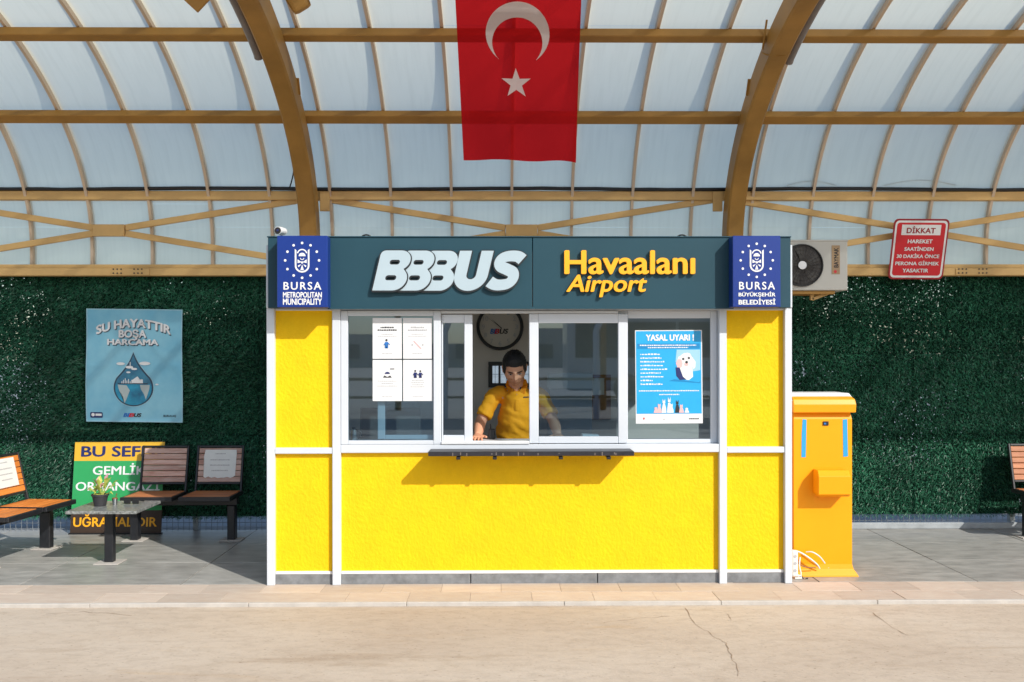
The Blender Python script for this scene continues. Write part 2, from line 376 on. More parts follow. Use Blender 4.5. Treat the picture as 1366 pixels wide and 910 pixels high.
def rrect(u0, u1, v0, v1, r, n=5):
    P = []
    for cx, cy, a in ((u1 - r, v0 + r, -PI / 2), (u1 - r, v1 - r, 0), (u0 + r, v1 - r, PI / 2), (u0 + r, v0 + r, PI)):
        for k in range(n + 1): P.append((cx + r * math.cos(a + PI / 2 * k / n), cy + r * math.sin(a + PI / 2 * k / n)))
    return P
def fill(f, pts, m, parent, name, d=.002):
    b = MB(); b.poly(f, pts, d); bmesh.ops.triangulate(b.b, faces=b.b.faces)
    return b.build(name, m, parent, fix=False)
def copy_tree(o, parent=None):
    c = o.copy(); COL.objects.link(c); c.parent = parent
    for ch in [x for x in list(bpy.data.objects) if x.parent == o]: copy_tree(ch, c)
    return c

# ------------------------------------------------------------------ ground and platform
F = 6.62           # front plane of the kiosk frame
FEN = 8.70         # fence and back of the canopy
b = MB(); b.poly(lambda u, v, d: Vector((u, v, -.022)), rect(-900, 900, -900, 900)); g = b.build('ground', 'apron'); tag(g, kind='structure')
b = MB(); b.poly(lambda u, v, d: Vector((u, v, -.016)), rect(-300, 300, 9.05, 300)); g2 = b.build('rear_road', 'asphalt_pale'); tag(g2, kind='structure')
cr = [at(915, 812, 1), ]
def gpt(px, py, z=0.):
    """point of the ground plane at pixel"""
    a = (px - 683) / FPX; c = (HOR - py) / FPX; k = (z - EYE) / c
    return Vector((k * (a * math.cos(PSI) + math.sin(PSI)), k * (math.cos(PSI) - a * math.sin(PSI)), z))
def crack(pts, w):
    P = []
    for (x0, y0), (x1, y1) in zip(pts, pts[1:]):
        for k in range(6):
            t = k / 6; P.append(gpt(x0 + (x1 - x0) * t + random.uniform(-1.6, 1.6), y0 + (y1 - y0) * t + random.uniform(-.8, .8), -.0195))
    b = MB(); Lr = []
    for i, p in enumerate(P):
        d = (P[min(i + 1, len(P) - 1)] - P[max(0, i - 1)]).normalized(); s = Vector((-d.y, d.x, 0)) * w * random.uniform(.3, 1.2)
        Lr.append((b.b.verts.new(p + s), b.b.verts.new(p - s)))
    for a, c in zip(Lr, Lr[1:]): b.b.faces.new((a[0], a[1], c[1], c[0]))
    return b.build('crack', 'crack', g)
crack([(914, 812), (928, 833), (950, 848), (968, 858), (973, 872), (981, 886), (986, 905)], .0022)
crack([(970, 819), (975, 829)], .0025)
crack([(806, 831), (860, 824), (900, 822)], .002)
crack([(1165, 818), (1190, 838), (1215, 850)], .002)
crack([(60, 818), (110, 815), (190, 821)], .002)

PX0, PX1 = -6.6, 6.6; KY = 6.12; TY = 6.66; PY1 = 8.95
b = MB(); b.box(PX0, PX1, KY + .05, PY1, -.12, -.008); plat = b.build('platform', 'paver_bed'); tag(plat, kind='structure')
x = PX0
while x < PX1 - .01:
    b = MB(); b.box(x + .001, x + .999, KY + .022, KY + .05, -.12, .003, .004); b.build('kerb_stone', 'kerb_stone', plat); x += 1.0
cache = {}
nx = 33; w = (PX1 - PX0) / nx
for r in range(2):
    y0 = KY + .052 + r * .245; y1 = min(y0 + .242, TY)
    for i in range(nx):
        xx = PX0 + i * w + (w / 2 if r else 0)
        if xx + w > PX1: continue
        b = MB(); dz = random.uniform(-.0015, .0015)
        b.box(xx + .0008, xx + w - .0008, y0, y1 - .0014, -.03, dz, .0008); b.build('paving_tile', 'paver', plat)
rows = [TY, 7.36, 8.06, 8.76]; sw = 1.1
for r in range(3):
    for i in range(12):
        xx = PX0 + i * sw
        b = MB(); dz = random.uniform(-.001, .001); b.box(xx + .003, xx + sw - .003, rows[r] + .003, rows[r + 1] - .003, -.03, dz, .002)
        b.build('slate_slab', 'slate', plat)
b = MB(); b.box(PX0, PX1, 8.763, PY1, -.03, .0); b.build('edge_strip', 'slate_bed', plat)

# ------------------------------------------------------------------ kiosk
kiosk = thing('ticket_kiosk', 'yellow ticket kiosk with white frame and dark lettered fascia', 'kiosk', (0.18, F, 0))
def kx(px): return at(px, HOR, F).x
def kz(py): return EYE + (HOR - py) / 195.0
def KB(name, m, px0, px1, py0, py1, ya, yb, bev=.003, par=None):
    b = MB(); b.box(kx(px0), kx(px1), F + ya, F + yb, kz(py1), kz(py0), bev); return b.build(name, m, par or kiosk)
DEP = 1.62
post_top = 411
for a, c in ((355.5, 366), (443, 454), (959.5, 969.5), (1047, 1056.5)): KB('post', 'white_frame', a, c, post_top, 780, 0, .07)
KB('rail', 'white_frame', 366.2, 442.8, 597, 605, .005, .06); KB('rail', 'white_frame', 969.7, 1046.8, 597, 605, .005, .06)
KB('rail', 'white_frame', 454.2, 959.3, 593, 604, .003, .06)
KB('rail', 'white_frame', 366.2, 1046.8, 411, 414, .012, .06)
for a, c in ((366, 443), (969.5, 1047)): KB('wall_panel', 'stucco', a, c, 411, 598, .042, .09, 0)
for a, c in ((366, 443), (454, 959.5), (969.5, 1047)):
    KB('wall_panel', 'stucco', a, c, 604, 764, .042, .09, 0)
    KB('trim', 'render_white', a, c, 762.5, 766.5, .026, .045, .003)
# skirting stones
for a, c in ((366, 443), (454, 627), (627.6, 797), (797.6, 959.5), (969.5, 1047)): KB('skirting_stone', 'skirt_stone', a + .3, c - .3, 766.5, 780, .03, .07, .002)
# side and back walls, floor, ceiling, inner lining
xl, xr = kx(357), kx(1055)
for xa, xb in ((xl, xl + .05), (xr - .05, xr)):
    b = MB(); ya_, yb_, za_, zb_ = F + .32, F + 1.30, 1.10, 2.12
    for q in ((F + .072, F + DEP, .02, za_), (F + .072, F + DEP, zb_, 2.33), (F + .072, ya_, za_, zb_), (yb_, F + DEP, za_, zb_)): b.box(xa, xb, *q)
    b.build('side_wall', 'interior_wall', kiosk)
    b = MB()
    for q in ((ya_, yb_, za_, za_ + .04), (ya_, yb_, zb_ - .04, zb_), (ya_, ya_ + .04, za_ + .04, zb_ - .04), (yb_ - .04, yb_, za_ + .04, zb_ - .04)): b.box(xa - .004, xb + .004, *q)
    w_ = b.build('added_side_window', 'white_frame', kiosk)  # side openings added to let daylight into the dark interior
    b = MB(); b.poly(lambda u, v, d: Vector(((xa + xb) / 2, u, v)), rect(ya_ + .03, yb_ - .03, za_ + .03, zb_ - .03)); b.build('pane', 'clear_glass', w_, fix=False)
bwY = F + DEP
# back wall with a window opening (px 655..690, py 483..511 seen at that depth)
wa = at(657, 488, bwY); wb = at(706, 511, bwY)
wx0, wx1, wz0, wz1 = wa.x, wb.x, wb.z, wa.z
b = MB()
b.box(xl + .05, wx0, bwY - .05, bwY, .05, 2.32); b.box(wx1, xr - .05, bwY - .05, bwY, .05, 2.32)
b.box(wx0, wx1, bwY - .05, bwY, .05, wz0); b.box(wx0, wx1, bwY - .05, bwY, wz1, 2.32); b.build('back_wall', 'interior_wall', kiosk)
b = MB(); e = .035
for q in ((wx0 - e, wx1 + e, wz1, wz1 + e), (wx0 - e, wx1 + e, wz0 - e, wz0), (wx0 - e, wx0, wz0, wz1), (wx1, wx1 + e, wz0, wz1), (wx0 + .05, wx0 + .066, wz0, wz1)):
    b.box(q[0], q[1], bwY - .07, bwY - .052, q[2], q[3], .003)
bw = b.build('back_window', 'ac_dark', kiosk)
b = MB(); b.box(wx0, wx1, bwY - .03, bwY - .026, wz0, wz1); b.build('pane', 'clear_glass', bw)
b = MB(); b.box(xl + .05, xr - .05, F + .1, bwY - .05, .04, .12); b.build('floor', 'interior_floor', kiosk)
b = MB(); b.box(xl + .02, xr - .02, F + .072, bwY, 2.29, 2.36); b.build('roof', 'render_white', kiosk)
b = MB(); b.box(kx(455), kx(958), F + .095, F + .11, .12, .93); b.build('inner_lining', 'interior_wall', kiosk)
b = MB(); b.box(kx(456), kx(958), F + .062, F + .43, .935, .962, .003); b.build('counter_top', 'render_white', kiosk)
# windows
def sash(px0, px1, py0, py1, l, r, t, bt, ya, yb, name='sash'):
    """a frame of four bars and its pane"""
    b = MB(); X0, X1, Z0, Z1 = kx(px0), kx(px1), kz(py1), kz(py0)
    b.box(X0, kx(px0 + l), F + ya, F + yb, Z0, Z1, .004); b.box(kx(px1 - r), X1, F + ya, F + yb, Z0, Z1, .004)
    b.box(kx(px0 + l) + .0005, kx(px1 - r) - .0005, F + ya + .001, F + yb - .001, kz(py0 + t), Z1, .003)
    b.box(kx(px0 + l) + .0005, kx(px1 - r) - .0005, F + ya + .001, F + yb - .001, Z0, kz(py1 - bt), .003)
    s = b.build(name, 'white_frame', kiosk)
    b = MB(); ym = F + (ya + yb) / 2; b.poly(flat(ym), rect(kx(px0 + l - 1), kx(px1 - r + 1), kz(py1 - bt + 1), kz(py0 + t - 1)))
    b.build('pane', 'glass', s, fix=False); return s
sash(454.3, 588, 414.2, 592.8, 9.5, 10, 7, 5.3, .004, .055, 'window')
sash(502, 587, 422, 587, 10, 3, 3, 6, .06, .085)
sash(588.5, 630, 419.5, 592, 2, 11, 11, 11, .030, .062)
sash(706, 838, 418.5, 592, 12.5, 13, 12.5, 9, .018, .055)
sash(825.5, 959.2, 414.4, 592.8, 12.7, 9, 10, 5.5, .0575, .085, 'window')
KB('head_rail', 'white_frame', 588.3, 825, 414.2, 418, .006, .058); KB('sill_rail', 'render_white', 588.3, 706, 588.6, 592.8, -.004, .062)
# fascia
fy = -.075
fa = MB(); fa.box(kx(361), kx(709.5), F + fy, F - .002, kz(411.5), kz(319), .003); fa.build('fascia_panel', 'fascia', kiosk)
fa = MB(); fa.box(kx(710.3), kx(1050.5), F + fy, F - .002, kz(411.5), kz(319), .003); fa.build('fascia_panel', 'fascia', kiosk)
b = MB(); b.box(kx(360), kx(1051), F + fy - .006, F + .2, kz(318.7), kz(317), .002); b.build('coping', 'fascia', kiosk)
b = MB(); b.box(kx(440), kx(975), F + fy - .004, F + fy + .004, kz(413), kz(410), 0); b.build('drip_edge', 'fascia', kiosk)
# the raised logo: five heavy italic letters, each on a dark backing that paints outline and shade
lf = flat(F + fy)
def fk(px, k=1.0): return at(px, HOR, F + fy).x
def fz(py): return EYE + (HOR - py) * (F + fy) / FPX
def stroke(path, w):
    Q = []
    for i in range(len(path) - 1):
        p0, p1, p2, p3 = [np.array(path[max(0, min(len(path) - 1, i + q))], float) for q in (-1, 0, 1, 2)]
        for k in range(5):
            u = k / 5; Q.append(.5 * ((2 * p1) + (p2 - p0) * u + (2 * p0 - 5 * p1 + 4 * p2 - p3) * u * u + (3 * p1 - p0 - 3 * p2 + p3) * u ** 3))
    Q.append(np.array(path[-1], float)); A, B = [], []
    for i, q in enumerate(Q):
        d = Q[min(i + 1, len(Q) - 1)] - Q[max(i - 1, 0)]; d /= np.hypot(*d); A.append((q[0] - d[1] * w / 2, q[1] + d[0] * w / 2)); B.append((q[0] + d[1] * w / 2, q[1] - d[0] * w / 2))
    return A + B[::-1]
def arcp(cx_, cy_, r, a0, a1, n=12): return [(cx_ + r * math.cos(math.radians(a0 + (a1 - a0) * k / n)), cy_ + r * math.sin(math.radians(a0 + (a1 - a0) * k / n))) for k in range(n + 1)]
GL = {'B': [[(0, 0)] + arcp(24.5, 15, 15, -90, 47) + arcp(25.5, 39.8, 13.2, -58, 90) + arcp(6, 47, 6, 90, 180, 4), rrect(13.5, 26, 34.3, 40.6, 3), rrect(12.5, 26, 13.4, 20.2, 3.2)],
      'U': [[(0, 53)] + arcp(21, 20.5, 20.8, 180, 360, 20) + [(42, 53), (27, 53)] + arcp(21, 21, 6, 360, 180, 10) + [(15, 53)]],
      'S': [stroke([(38.5, 41), (31, 45.2), (20, 45.7), (11.5, 43), (9, 37.3), (12.5, 31.7), (21, 28), (29.5, 23.5), (31.5, 16), (27, 9.6), (18, 7.4), (9, 8), (1, 12)], 14.3)]}
def glyph(ch, px, py, d, thick, m, par, name, grow=0.):
    """heavy italic letter cut from sheet; px, py = lower left, one unit = one pixel of the survey"""
    cu_ = bpy.data.curves.new('glyph', 'CURVE'); cu_.dimensions = '2D'; cu_.fill_mode = 'BOTH'; cu_.extrude = 1
    for P in GL[ch]:
        sp = cu_.splines.new('POLY'); sp.points.add(len(P) - 1); sp.use_cyclic_u = True
        for q, (x_, y_) in zip(sp.points, P): q.co = (x_ * (1.07 if ch != 'S' else 1) + .235 * y_, y_, 0, 1)
    o_ = bpy.data.objects.new('glyph', cu_); COL.objects.link(o_); dg = bpy.context.evaluated_depsgraph_get(); dg.update()
    me = bpy.data.meshes.new_from_object(o_.evaluated_get(dg)); bpy.data.objects.remove(o_); bpy.data.curves.remove(cu_)
    for v in me.vertices: v.co = (v.co.x, v.co.y, v.co.z)
    if grow:
        bb = bmesh.new()
        for i, (dx, dy) in enumerate(((1, 0), (-1.1, 0), (0, .8), (0, -1.5), (-.8, -1.3), (.8, -1.1))):
            n0 = len(bb.verts); bb.from_mesh(me); bb.verts.ensure_lookup_table()
            for v in bb.verts[n0:]: v.co += Vector((dx * grow, dy * grow, .03 * i))
        bb.to_mesh(me); bb.free()
    for v in me.vertices: v.co = lf(fk(px + v.co.x), fz(py - v.co.y), d + thick * (v.co.z + 1) / 2)
    return link(name, me, m, par)
for k, (ch, px) in enumerate((('B', 497.7), ('B', 529), ('B', 560), ('U', 601.5), ('S', 649))):
    lay = (2 - k) * .011 + .004 if k < 3 else (.006 if k == 3 else .017)
    bk = glyph(ch, px, 388, lay, .010, 'letter_edge_shade', kiosk, 'letter', 1.6)
    glyph(ch, px, 388, lay + .0106, .003, 'letter_white', bk, 'letter_face')
# dark offset copies paint outline and shade behind the logo: the orange lettering stands 3 cm proud
def word(s, px0, px1, py0, py1, tops, m, shear=0., bold=.025):
    """a word as one mesh per letter, placed by its natural advance"""
    me = text_polys(s, bold, shear, 0, 4); xs = [v.co.x for v in me.vertices]; ys = [v.co.y for v in me.vertices]
    X0, X1, Y0, Y1 = min(xs), max(xs), min(ys), max(ys); bpy.data.meshes.remove(me)
    adv = []
    for i in range(len(s)):
        me = text_polys(s[:i + 1], bold, shear, 0, 2); a1 = max(v.co.x for v in me.vertices)
        me2 = text_polys(s[i], bold, shear, 0, 2); w2 = [v.co.x for v in me2.vertices]; h2 = [v.co.y for v in me2.vertices]
        adv.append((a1 - (max(w2) - min(w2)), a1, min(h2), max(h2))); bpy.data.meshes.remove(me); bpy.data.meshes.remove(me2)
    su = (fk(px1) - fk(px0)) / (X1 - X0); sv = (fz(py0) - fz(py1)) / (Y1 - Y0)
    for ch, (a0, a1, h0, h1) in zip(s, adv):
        text(ch, lf, fk(px0) + (a0 - X0) * su, fk(px0) + (a1 - X0) * su, fz(py1) + (h0 - Y0) * sv, fz(py1) + (h1 - Y0) * sv, m, kiosk, 'letter', d=.004, thick=.026, bold=bold, shear=shear, res=4)
word('Havaalanı', 752.5, 926.5, 334.5, 366.5, 0, 'letter_orange')
word('Airport', 755, 862.5, 367, 397, 0, 'letter_orange', shear=.2)
# shelf with brackets
b = MB(); sy = .245 - .04
b.box(at(571, 0, F - sy).x, at(846, 0, F - sy).x, F - sy, F - .003, kz(605) + .003, kz(605) + .033, .003); sh = b.build('shelf', 'shelf_dark', kiosk)
for px in (612, 660, 747, 810):
    X = at(px, 0, F - .1).x
    b = MB(); b.box(X - .012, X + .012, F - .16, F - .005, kz(605) - .012, kz(605) - .0005); b.box(X - .014, X + .014, F - .195, F - .165, kz(605) - .022, kz(605) - .0005, .004)
    b.build('bracket', 'black', sh)
b = MB()
for k in range(14):
    X = random.uniform(at(580, 0, F - sy).x, at(840, 0, F - sy).x); b.box(X, X + .005, F - sy - .0015, F - sy, kz(605) + random.uniform(.004, .02), kz(605) + random.uniform(.022, .03))
b.build('scratches', 'lamp_grey', sh)
# lifting eyes on the roof
for px in (489, 910):
    c = at(px, 317, F + .1); c.z = 2.36
    b = MB(); b.tube([c + Vector((.045 * math.cos(t), 0, .045 * math.sin(t))) for t in [PI * k / 10 for k in range(11)]], .006, 6); b.build('lifting_eye', 'black', kiosk, smooth=True)
b = MB(); b.box(kx(357), kx(365), F + .0, F + .06, 2.2, 2.3, .004); b.build('corner_clamp', 'steel_tan_pale', kiosk)
b = MB(); b.box(kx(1052.5), kx(1056.5), F - .01, F + .06, kz(411), kz(327), .004); b.build('corner_post', 'white_frame', kiosk)
b = MB(); b.box(kx(355.5), kx(359.5), F - .01, F + .06, kz(411), kz(327), .004); b.build('corner_post', 'white_frame', kiosk)

# ------------------------------------------------------------------ the two blue sign boxes
def emblem(f, par, cu, cv, W):
    """oval crest in a ring of twelve dots; W = ring radius"""
    for k in range(12): fill(f, circ(cu + W * .97 * math.cos(PI / 2 + k * PI / 6), cv + W * math.sin(PI / 2 + k * PI / 6), W * .075, 10), 'print_white', par, 'dot', .0022)
    b = MB(); r = W * .42; t = W * .095
    out, inn = [], []
    for k in range(25):
        a = PI + PI * k / 24; out.append((cu + r * math.cos(a), cv - W * .30 + r * .95 * math.sin(a))); inn.append((cu + (r - t) * math.cos(a), cv - W * .30 + (r - t) * .95 * math.sin(a)))
    out = [(cu - r, cv + W * .66)] + out + [(cu + r, cv + W * .66)]; inn = [(cu - r + t, cv + W * .58)] + inn + [(cu + r - t, cv + W * .58)]
    a = [b.b.verts.new(f(u, v, .0022)) for u, v in out]; c = [b.b.verts.new(f(u, v, .0022)) for u, v in inn]
    for k in range(len(a) - 1): b.b.faces.new((a[k], a[k + 1], c[k + 1], c[k]))
    def arc(cu_, cv_, rr, a0, a1, th, n=10):
        A = [b.b.verts.new(f(cu_ + rr * math.cos(a0 + (a1 - a0) * k / n), cv_ + rr * math.sin(a0 + (a1 - a0) * k / n), .0022)) for k in range(n + 1)]
        B = [b.b.verts.new(f(cu_ + (rr - th) * math.cos(a0 + (a1 - a0) * k / n), cv_ + (rr - th) * math.sin(a0 + (a1 - a0) * k / n), .0022)) for k in range(n + 1)]
        for k in range(n): b.b.faces.new((A[k], A[k + 1], B[k + 1], B[k]))
    arc(cu, cv + W * .36, W * .30, .2, PI - .2, W * .07)
    arc(cu, cv + W * .24, W * .20, 0, PI, W * .19)            # dome
    arc(cu, cv + W * .14, W * .12, PI, 2 * PI, W * .04)
    for s in (-1, 1):
        b.poly(f, [(cu + s * W * .03, cv - W * .10), (cu + s * W * .26, cv + W * .06), (cu + s * W * .26, cv - W * .16)][::s], .0024)
        b.poly(f, [(cu + s * W * .05, cv - W * .22), (cu + s * W * .25, cv - W * .30), (cu + s * W * .20, cv - W * .40)][::s], .0024)
    b.poly(f, [(cu - W * .1, cv - W * .56), (cu + W * .1, cv - W * .56), (cu, cv - W * .24)], .0024)
    b.poly(f, circ(cu, cv - W * .12, W * .07, 8), .0026)
    b.build('crest', 'print_white', par, fix=False)
def sign_box(pxa, pxb, label, l1, l2):
    yb = F + fy - .115; X0 = at(pxa, HOR, yb).x; X1 = at(pxb, HOR, yb).x
    Z0 = EYE + (HOR - 410) * yb / FPX; Z1 = EYE + (HOR - 314.5) * yb / FPX
    t = thing('sign_box', label, 'sign', ((X0 + X1) / 2, F + fy - .002, Z0), 'blue municipal sign boxes at the ends of the fascia')
    b = MB(); b.box(X0, X1, yb, F + fy - .002, Z0, Z1, .004); b.build('box', 'sign_blue', t)
    f = flat(yb); cu = (X0 + X1) / 2; Wd = X1 - X0; H = Z1 - Z0
    emblem(f, t, cu, Z0 + H * .655, Wd * .345)
    text('BURSA', f, X0 + Wd * .13, X1 - Wd * .12, Z0 + H * .245, Z0 + H * .355, 'print_white', t, bold=.02, spacing=1.25)
    text(l1, f, X0 + Wd * .12, X1 - Wd * .11, Z0 + H * .135, Z0 + H * (.215 if l1[1] != 'Ü' else .22), 'print_white', t, bold=.035)
    text(l2, f, X0 + Wd * .12, X1 - Wd * .11, Z0 + H * .035, Z0 + H * .125, 'print_white', t, bold=.035)
sign_box(369.5, 437, 'left blue sign box with crest reading METROPOLITAN MUNICIPALITY', 'METROPOLITAN', 'MUNICIPALITY')
sign_box(977.5, 1041.5, 'right blue sign box with crest reading BÜYÜKŞEHİR BELEDİYESİ', 'BÜYÜKŞEHİR', 'BELEDİYESİ')

# ------------------------------------------------------------------ notices and poster on the glass
NG = 'white safety notices taped to the left kiosk window'
def stick(f, par, cu, cv, s, m, pose=0):
    fill(f, circ(cu, cv + s * .82, s * .13, 10), 'print_black' if pose != 2 else m, par, 'pictogram')
    b = MB(); b.poly(f, [(cu - s * .16, cv + s * .62), (cu + s * .16, cv + s * .62), (cu + s * .12, cv + s * .25), (cu + s * .2, cv - s * .1), (cu + s * .08, cv - s * .1), (cu, cv + s * .18), (cu - s * .08, cv - s * .1), (cu - s * .2, cv - s * .1), (cu - s * .12, cv + s * .25)], .002)
    b.poly(f, [(cu + s * .14, cv + s * .62), (cu + s * .42, cv + s * .3), (cu + s * .36, cv + s * .25), (cu + s * .1, cv + s * .46)], .0022)
    b.poly(f, [(cu - s * .14, cv + s * .62), (cu - s * .1, cv + s * .46), (cu - s * .26, cv + s * .2), (cu - s * .33, cv + s * .27)], .0022)
    bmesh.ops.triangulate(b.b, faces=b.b.faces); b.build('pictogram', m, par, fix=False)
def lines(f, par, cu, ys, ws, h, m, d=.002):
    """rows of type too small to read in the photograph: short uneven dashes"""
    b = MB(); rs = random.Random(len(ys) * 7 + int(abs(cu) * 100))
    for v, w in zip(ys, ws):
        u = cu - w / 2
        while u < cu + w / 2:
            l = rs.uniform(.006, .016); b.poly(f, rect(u, min(u + l, cu + w / 2), v, v + h * rs.uniform(.75, 1)), d); u += l + .003
    return b.build('print', m, par, fix=False)
for k, (px0, px1, py0, py1, lab) in enumerate(((496.5, 535.6, 424, 478.5, 'top left white notice with a blue walking figure on the kiosk window'), (537.2, 576, 424, 478.5, 'top right white notice with a faint pink cross on the kiosk window'),
        (496.5, 535.8, 480, 535, 'bottom left white notice with a black washing pictogram on the kiosk window'), (537.2, 576.5, 480, 535, 'bottom right white notice with two navy figures on the kiosk window'))):
    Yn = F + .024; X0, X1, Z0, Z1 = kx(px0), kx(px1), kz(py1), kz(py0); cu = (X0 + X1) / 2
    t = thing('notice', lab, 'notice', (cu, Yn, Z0), NG); b = MB(); b.box(X0, X1, Yn, Yn + .0012, Z0, Z1); b.build('sheet', 'paper', t)
    f = flat(Yn); H = Z1 - Z0
    if k == 0: stick(f, t, cu - .005, Z0 + H * .28, .06, 'print_blue')
    if k == 1:
        b = MB()
        for s in (-1, 1): b.poly(f, [(cu - .028, Z0 + H * (.34 + s * .09)), (cu - .024, Z0 + H * (.355 + s * .09)), (cu + .028, Z0 + H * (.34 - s * .09)), (cu + .024, Z0 + H * (.325 - s * .09))][::s], .002 + .0002 * s)
        b.build('pictogram', 'print_pink', t, fix=False)
        for a in (-.036, .036): fill(f, circ(cu + a, Z0 + H * .34, .006, 8), 'print_grey', t, 'pictogram')
    if k < 2:
        lines(f, t, cu, [Z0 + H * .755, Z0 + H * .69], [.09, .13], .009, 'print_black' if k == 0 else 'print_grey'); lines(f, t, cu, [Z0 + H * .6, Z0 + H * .55], [.08, .13], .003, 'print_grey'); lines(f, t, cu, [Z0 + H * .12], [.07], .004, 'print_grey')
    if k == 2:
        fill(f, [(cu - .018, Z0 + H * .66)] + [(cu + .018 * math.cos(a), Z0 + H * .66 + .014 * math.sin(a)) for a in [PI - PI * q / 8 for q in range(1, 9)]], 'print_navy', t, 'pictogram')
        fill(f, [(cu - .03, Z0 + H * .57), (cu + .03, Z0 + H * .57), (cu + .02, Z0 + H * .62), (cu, Z0 + H * .585), (cu - .02, Z0 + H * .62)], 'print_black', t, 'pictogram')
        fill(f, rect(cu + .018, cu + .048, Z0 + H * .77, Z0 + H * .79), 'print_black', t, 'pictogram')
        lines(f, t, cu, [Z0 + H * .48, Z0 + H * .42, Z0 + H * .36], [.13, .08, .14], .004, 'print_grey'); lines(f, t, cu, [Z0 + H * .1], [.07], .004, 'print_grey')
    if k == 3:
        stick(f, t, cu - .017, Z0 + H * .58, .052, 'print_navy'); stick(f, t, cu + .018, Z0 + H * .58, .050, 'print_navy')
        lines(f, t, cu, [Z0 + H * .49, Z0 + H * .44, Z0 + H * .39, Z0 + H * .34], [.08, .09, .08, .1], .004, 'print_grey'); lines(f, t, cu, [Z0 + H * .1], [.07], .004, 'print_grey')

Yp = F + .066
pt = thing('poster', 'blue warning poster with a white dog on the right kiosk window', 'poster', (kx(893), Yp, kz(568)))
f0 = board((kx(850), Yp, kz(566.5)), (1, 0, .004), (-.009, 0, 1)); PW = 90.5 / 195; PH = 126 / 195
b = MB(); b.poly(f0, rect(0, PW, 0, PH), 0, -.0015); b.build('sheet', 'paper', pt)
P_ = lambda u, v, d=.002: f0(u * PW, v * PH, d)
fill(P_, rect(.012, .985, .105, .99), 'poster_blue', pt, 'print', .001)
text('YASAL UYARI !', P_, .16, .88, .885, .955, 'print_white', pt, bold=.05)
fill(P_, rect(.03, .965, .80, .855), 'poster_deep', pt, 'print', .0016)
Lf = lambda u, v, d=.002: f0(u, v, d)
lines(Lf, pt, PW * .49, [PH * .832, PH * .808], [.39, .28], .008, 'print_white', .0026)
b = MB()
for k, wd in enumerate((.27, .30, .33, .31, .38, .28, .32, .18, .31)):
    u = .075
    v = .745 - k * .040
    while u < .075 + wd * 1.05:
        l = random.uniform(.014, .045); b.poly(P_, rect(u, min(u + l, .085 + wd * 1.05), v - .010, v + random.choice((.001, .005))), .0024); u += l + .009
b.build('print', 'print_white', pt, fix=False)
lines(Lf, pt, PW * .5, [PH * .345, PH * .305], [.42, .14], .008, 'print_white', .0026)
fill(P_, [(.62, .79), (.97, .79), (.97, .57), (.80, .55), (.60, .66)], 'banner_trim', pt, 'print', .0018)
# the dog: head, ears, chest, eyes, nose, small scarf
rq = random.Random(4)
fill(P_, [(.755 + .118 * r_ * math.cos(a_), .668 + .086 * r_ * math.sin(a_)) for a_, r_ in [(2 * PI * k / 36, 1 + rq.uniform(-.07, .10)) for k in range(36)]], 'paper', pt, 'dog_print', .0022)
fill(P_, [(.86, .70), (.90, .66), (.895, .60), (.865, .58), (.85, .64)], 'paper_worn', pt, 'dog_print', .0024)
fill(P_, [(.655 + .045 * r_ * math.cos(a_), .64 + .05 * r_ * math.sin(a_)) for a_, r_ in [(2 * PI * k / 20, 1 + rq.uniform(-.12, .12)) for k in range(20)]], 'print_pink', pt, 'dog_print', .0024)
fill(P_, circ(.765, .652, .048, 14, ry=.028), 'paper_worn', pt, 'dog_print', .0026)
fill(P_, [(.67, .62), (.85, .62), (.86, .50), (.80, .465), (.72, .47), (.66, .55)], 'paper_worn', pt, 'dog_print', .0023)
fill(P_, circ(.76, .632, .034, 10, ry=.02), 'print_pink', pt, 'dog_print', .0027)
for u, v, r in ((.715, .69, .018), (.80, .70, .018), (.765, .655, .022)): fill(P_, circ(u, v, r, 8, ry=r * .7), 'print_black', pt, 'dog_print', .0029)
fill(P_, [(.60, .60), (.66, .60), (.71, .50), (.76, .47), (.66, .465), (.61, .51)], 'print_navy', pt, 'dog_print', .0025)
fill(P_, [(.50, .455), (.58, .475), (.95, .44), (.97, .46), (.97, .43), (.62, .45)], 'poster_deep', pt, 'print', .0021)
for u, m_, h in ((.30, 'print_pink', .06), (.35, 'print_pink', .10), (.42, 'print_white', .15), (.50, 'print_white', .17), (.53, 'paper_worn', .10), (.62, 'print_black', .14), (.68, 'print_pink', .09), (.76, 'print_white', .05)):
    dd_ = .0026 + u * .0006
    fill(P_, [(u - .034, .115), (u + .036, .115), (u + .030, .115 + h * .35), (u + .016, .115 + h * .62), (u - .016, .115 + h * .62), (u - .028, .115 + h * .3)], m_, pt, 'pet_print', dd_)
    fill(P_, circ(u, .115 + h * .74, .021, 10, ry=.016), m_, pt, 'pet_print', dd_ + .0001)
    for q_ in (-1, 1): fill(P_, [(u + q_ * .006, .125 + h * .78), (u + q_ * .020, .118 + h * .78), (u + q_ * .018, .115 + h * 1.0)][::q_], m_, pt, 'pet_print', dd_ + .0002)
lines(Lf, pt, PW * .87, [PH * .045], [.07], .008, 'print_black', .0026); fill(P_, circ(.12, .055, .012, 8), 'print_red', pt, 'print', .0024)
fill(P_, circ(.42, .045, .010, 8), 'print_grey', pt, 'print', .0024)

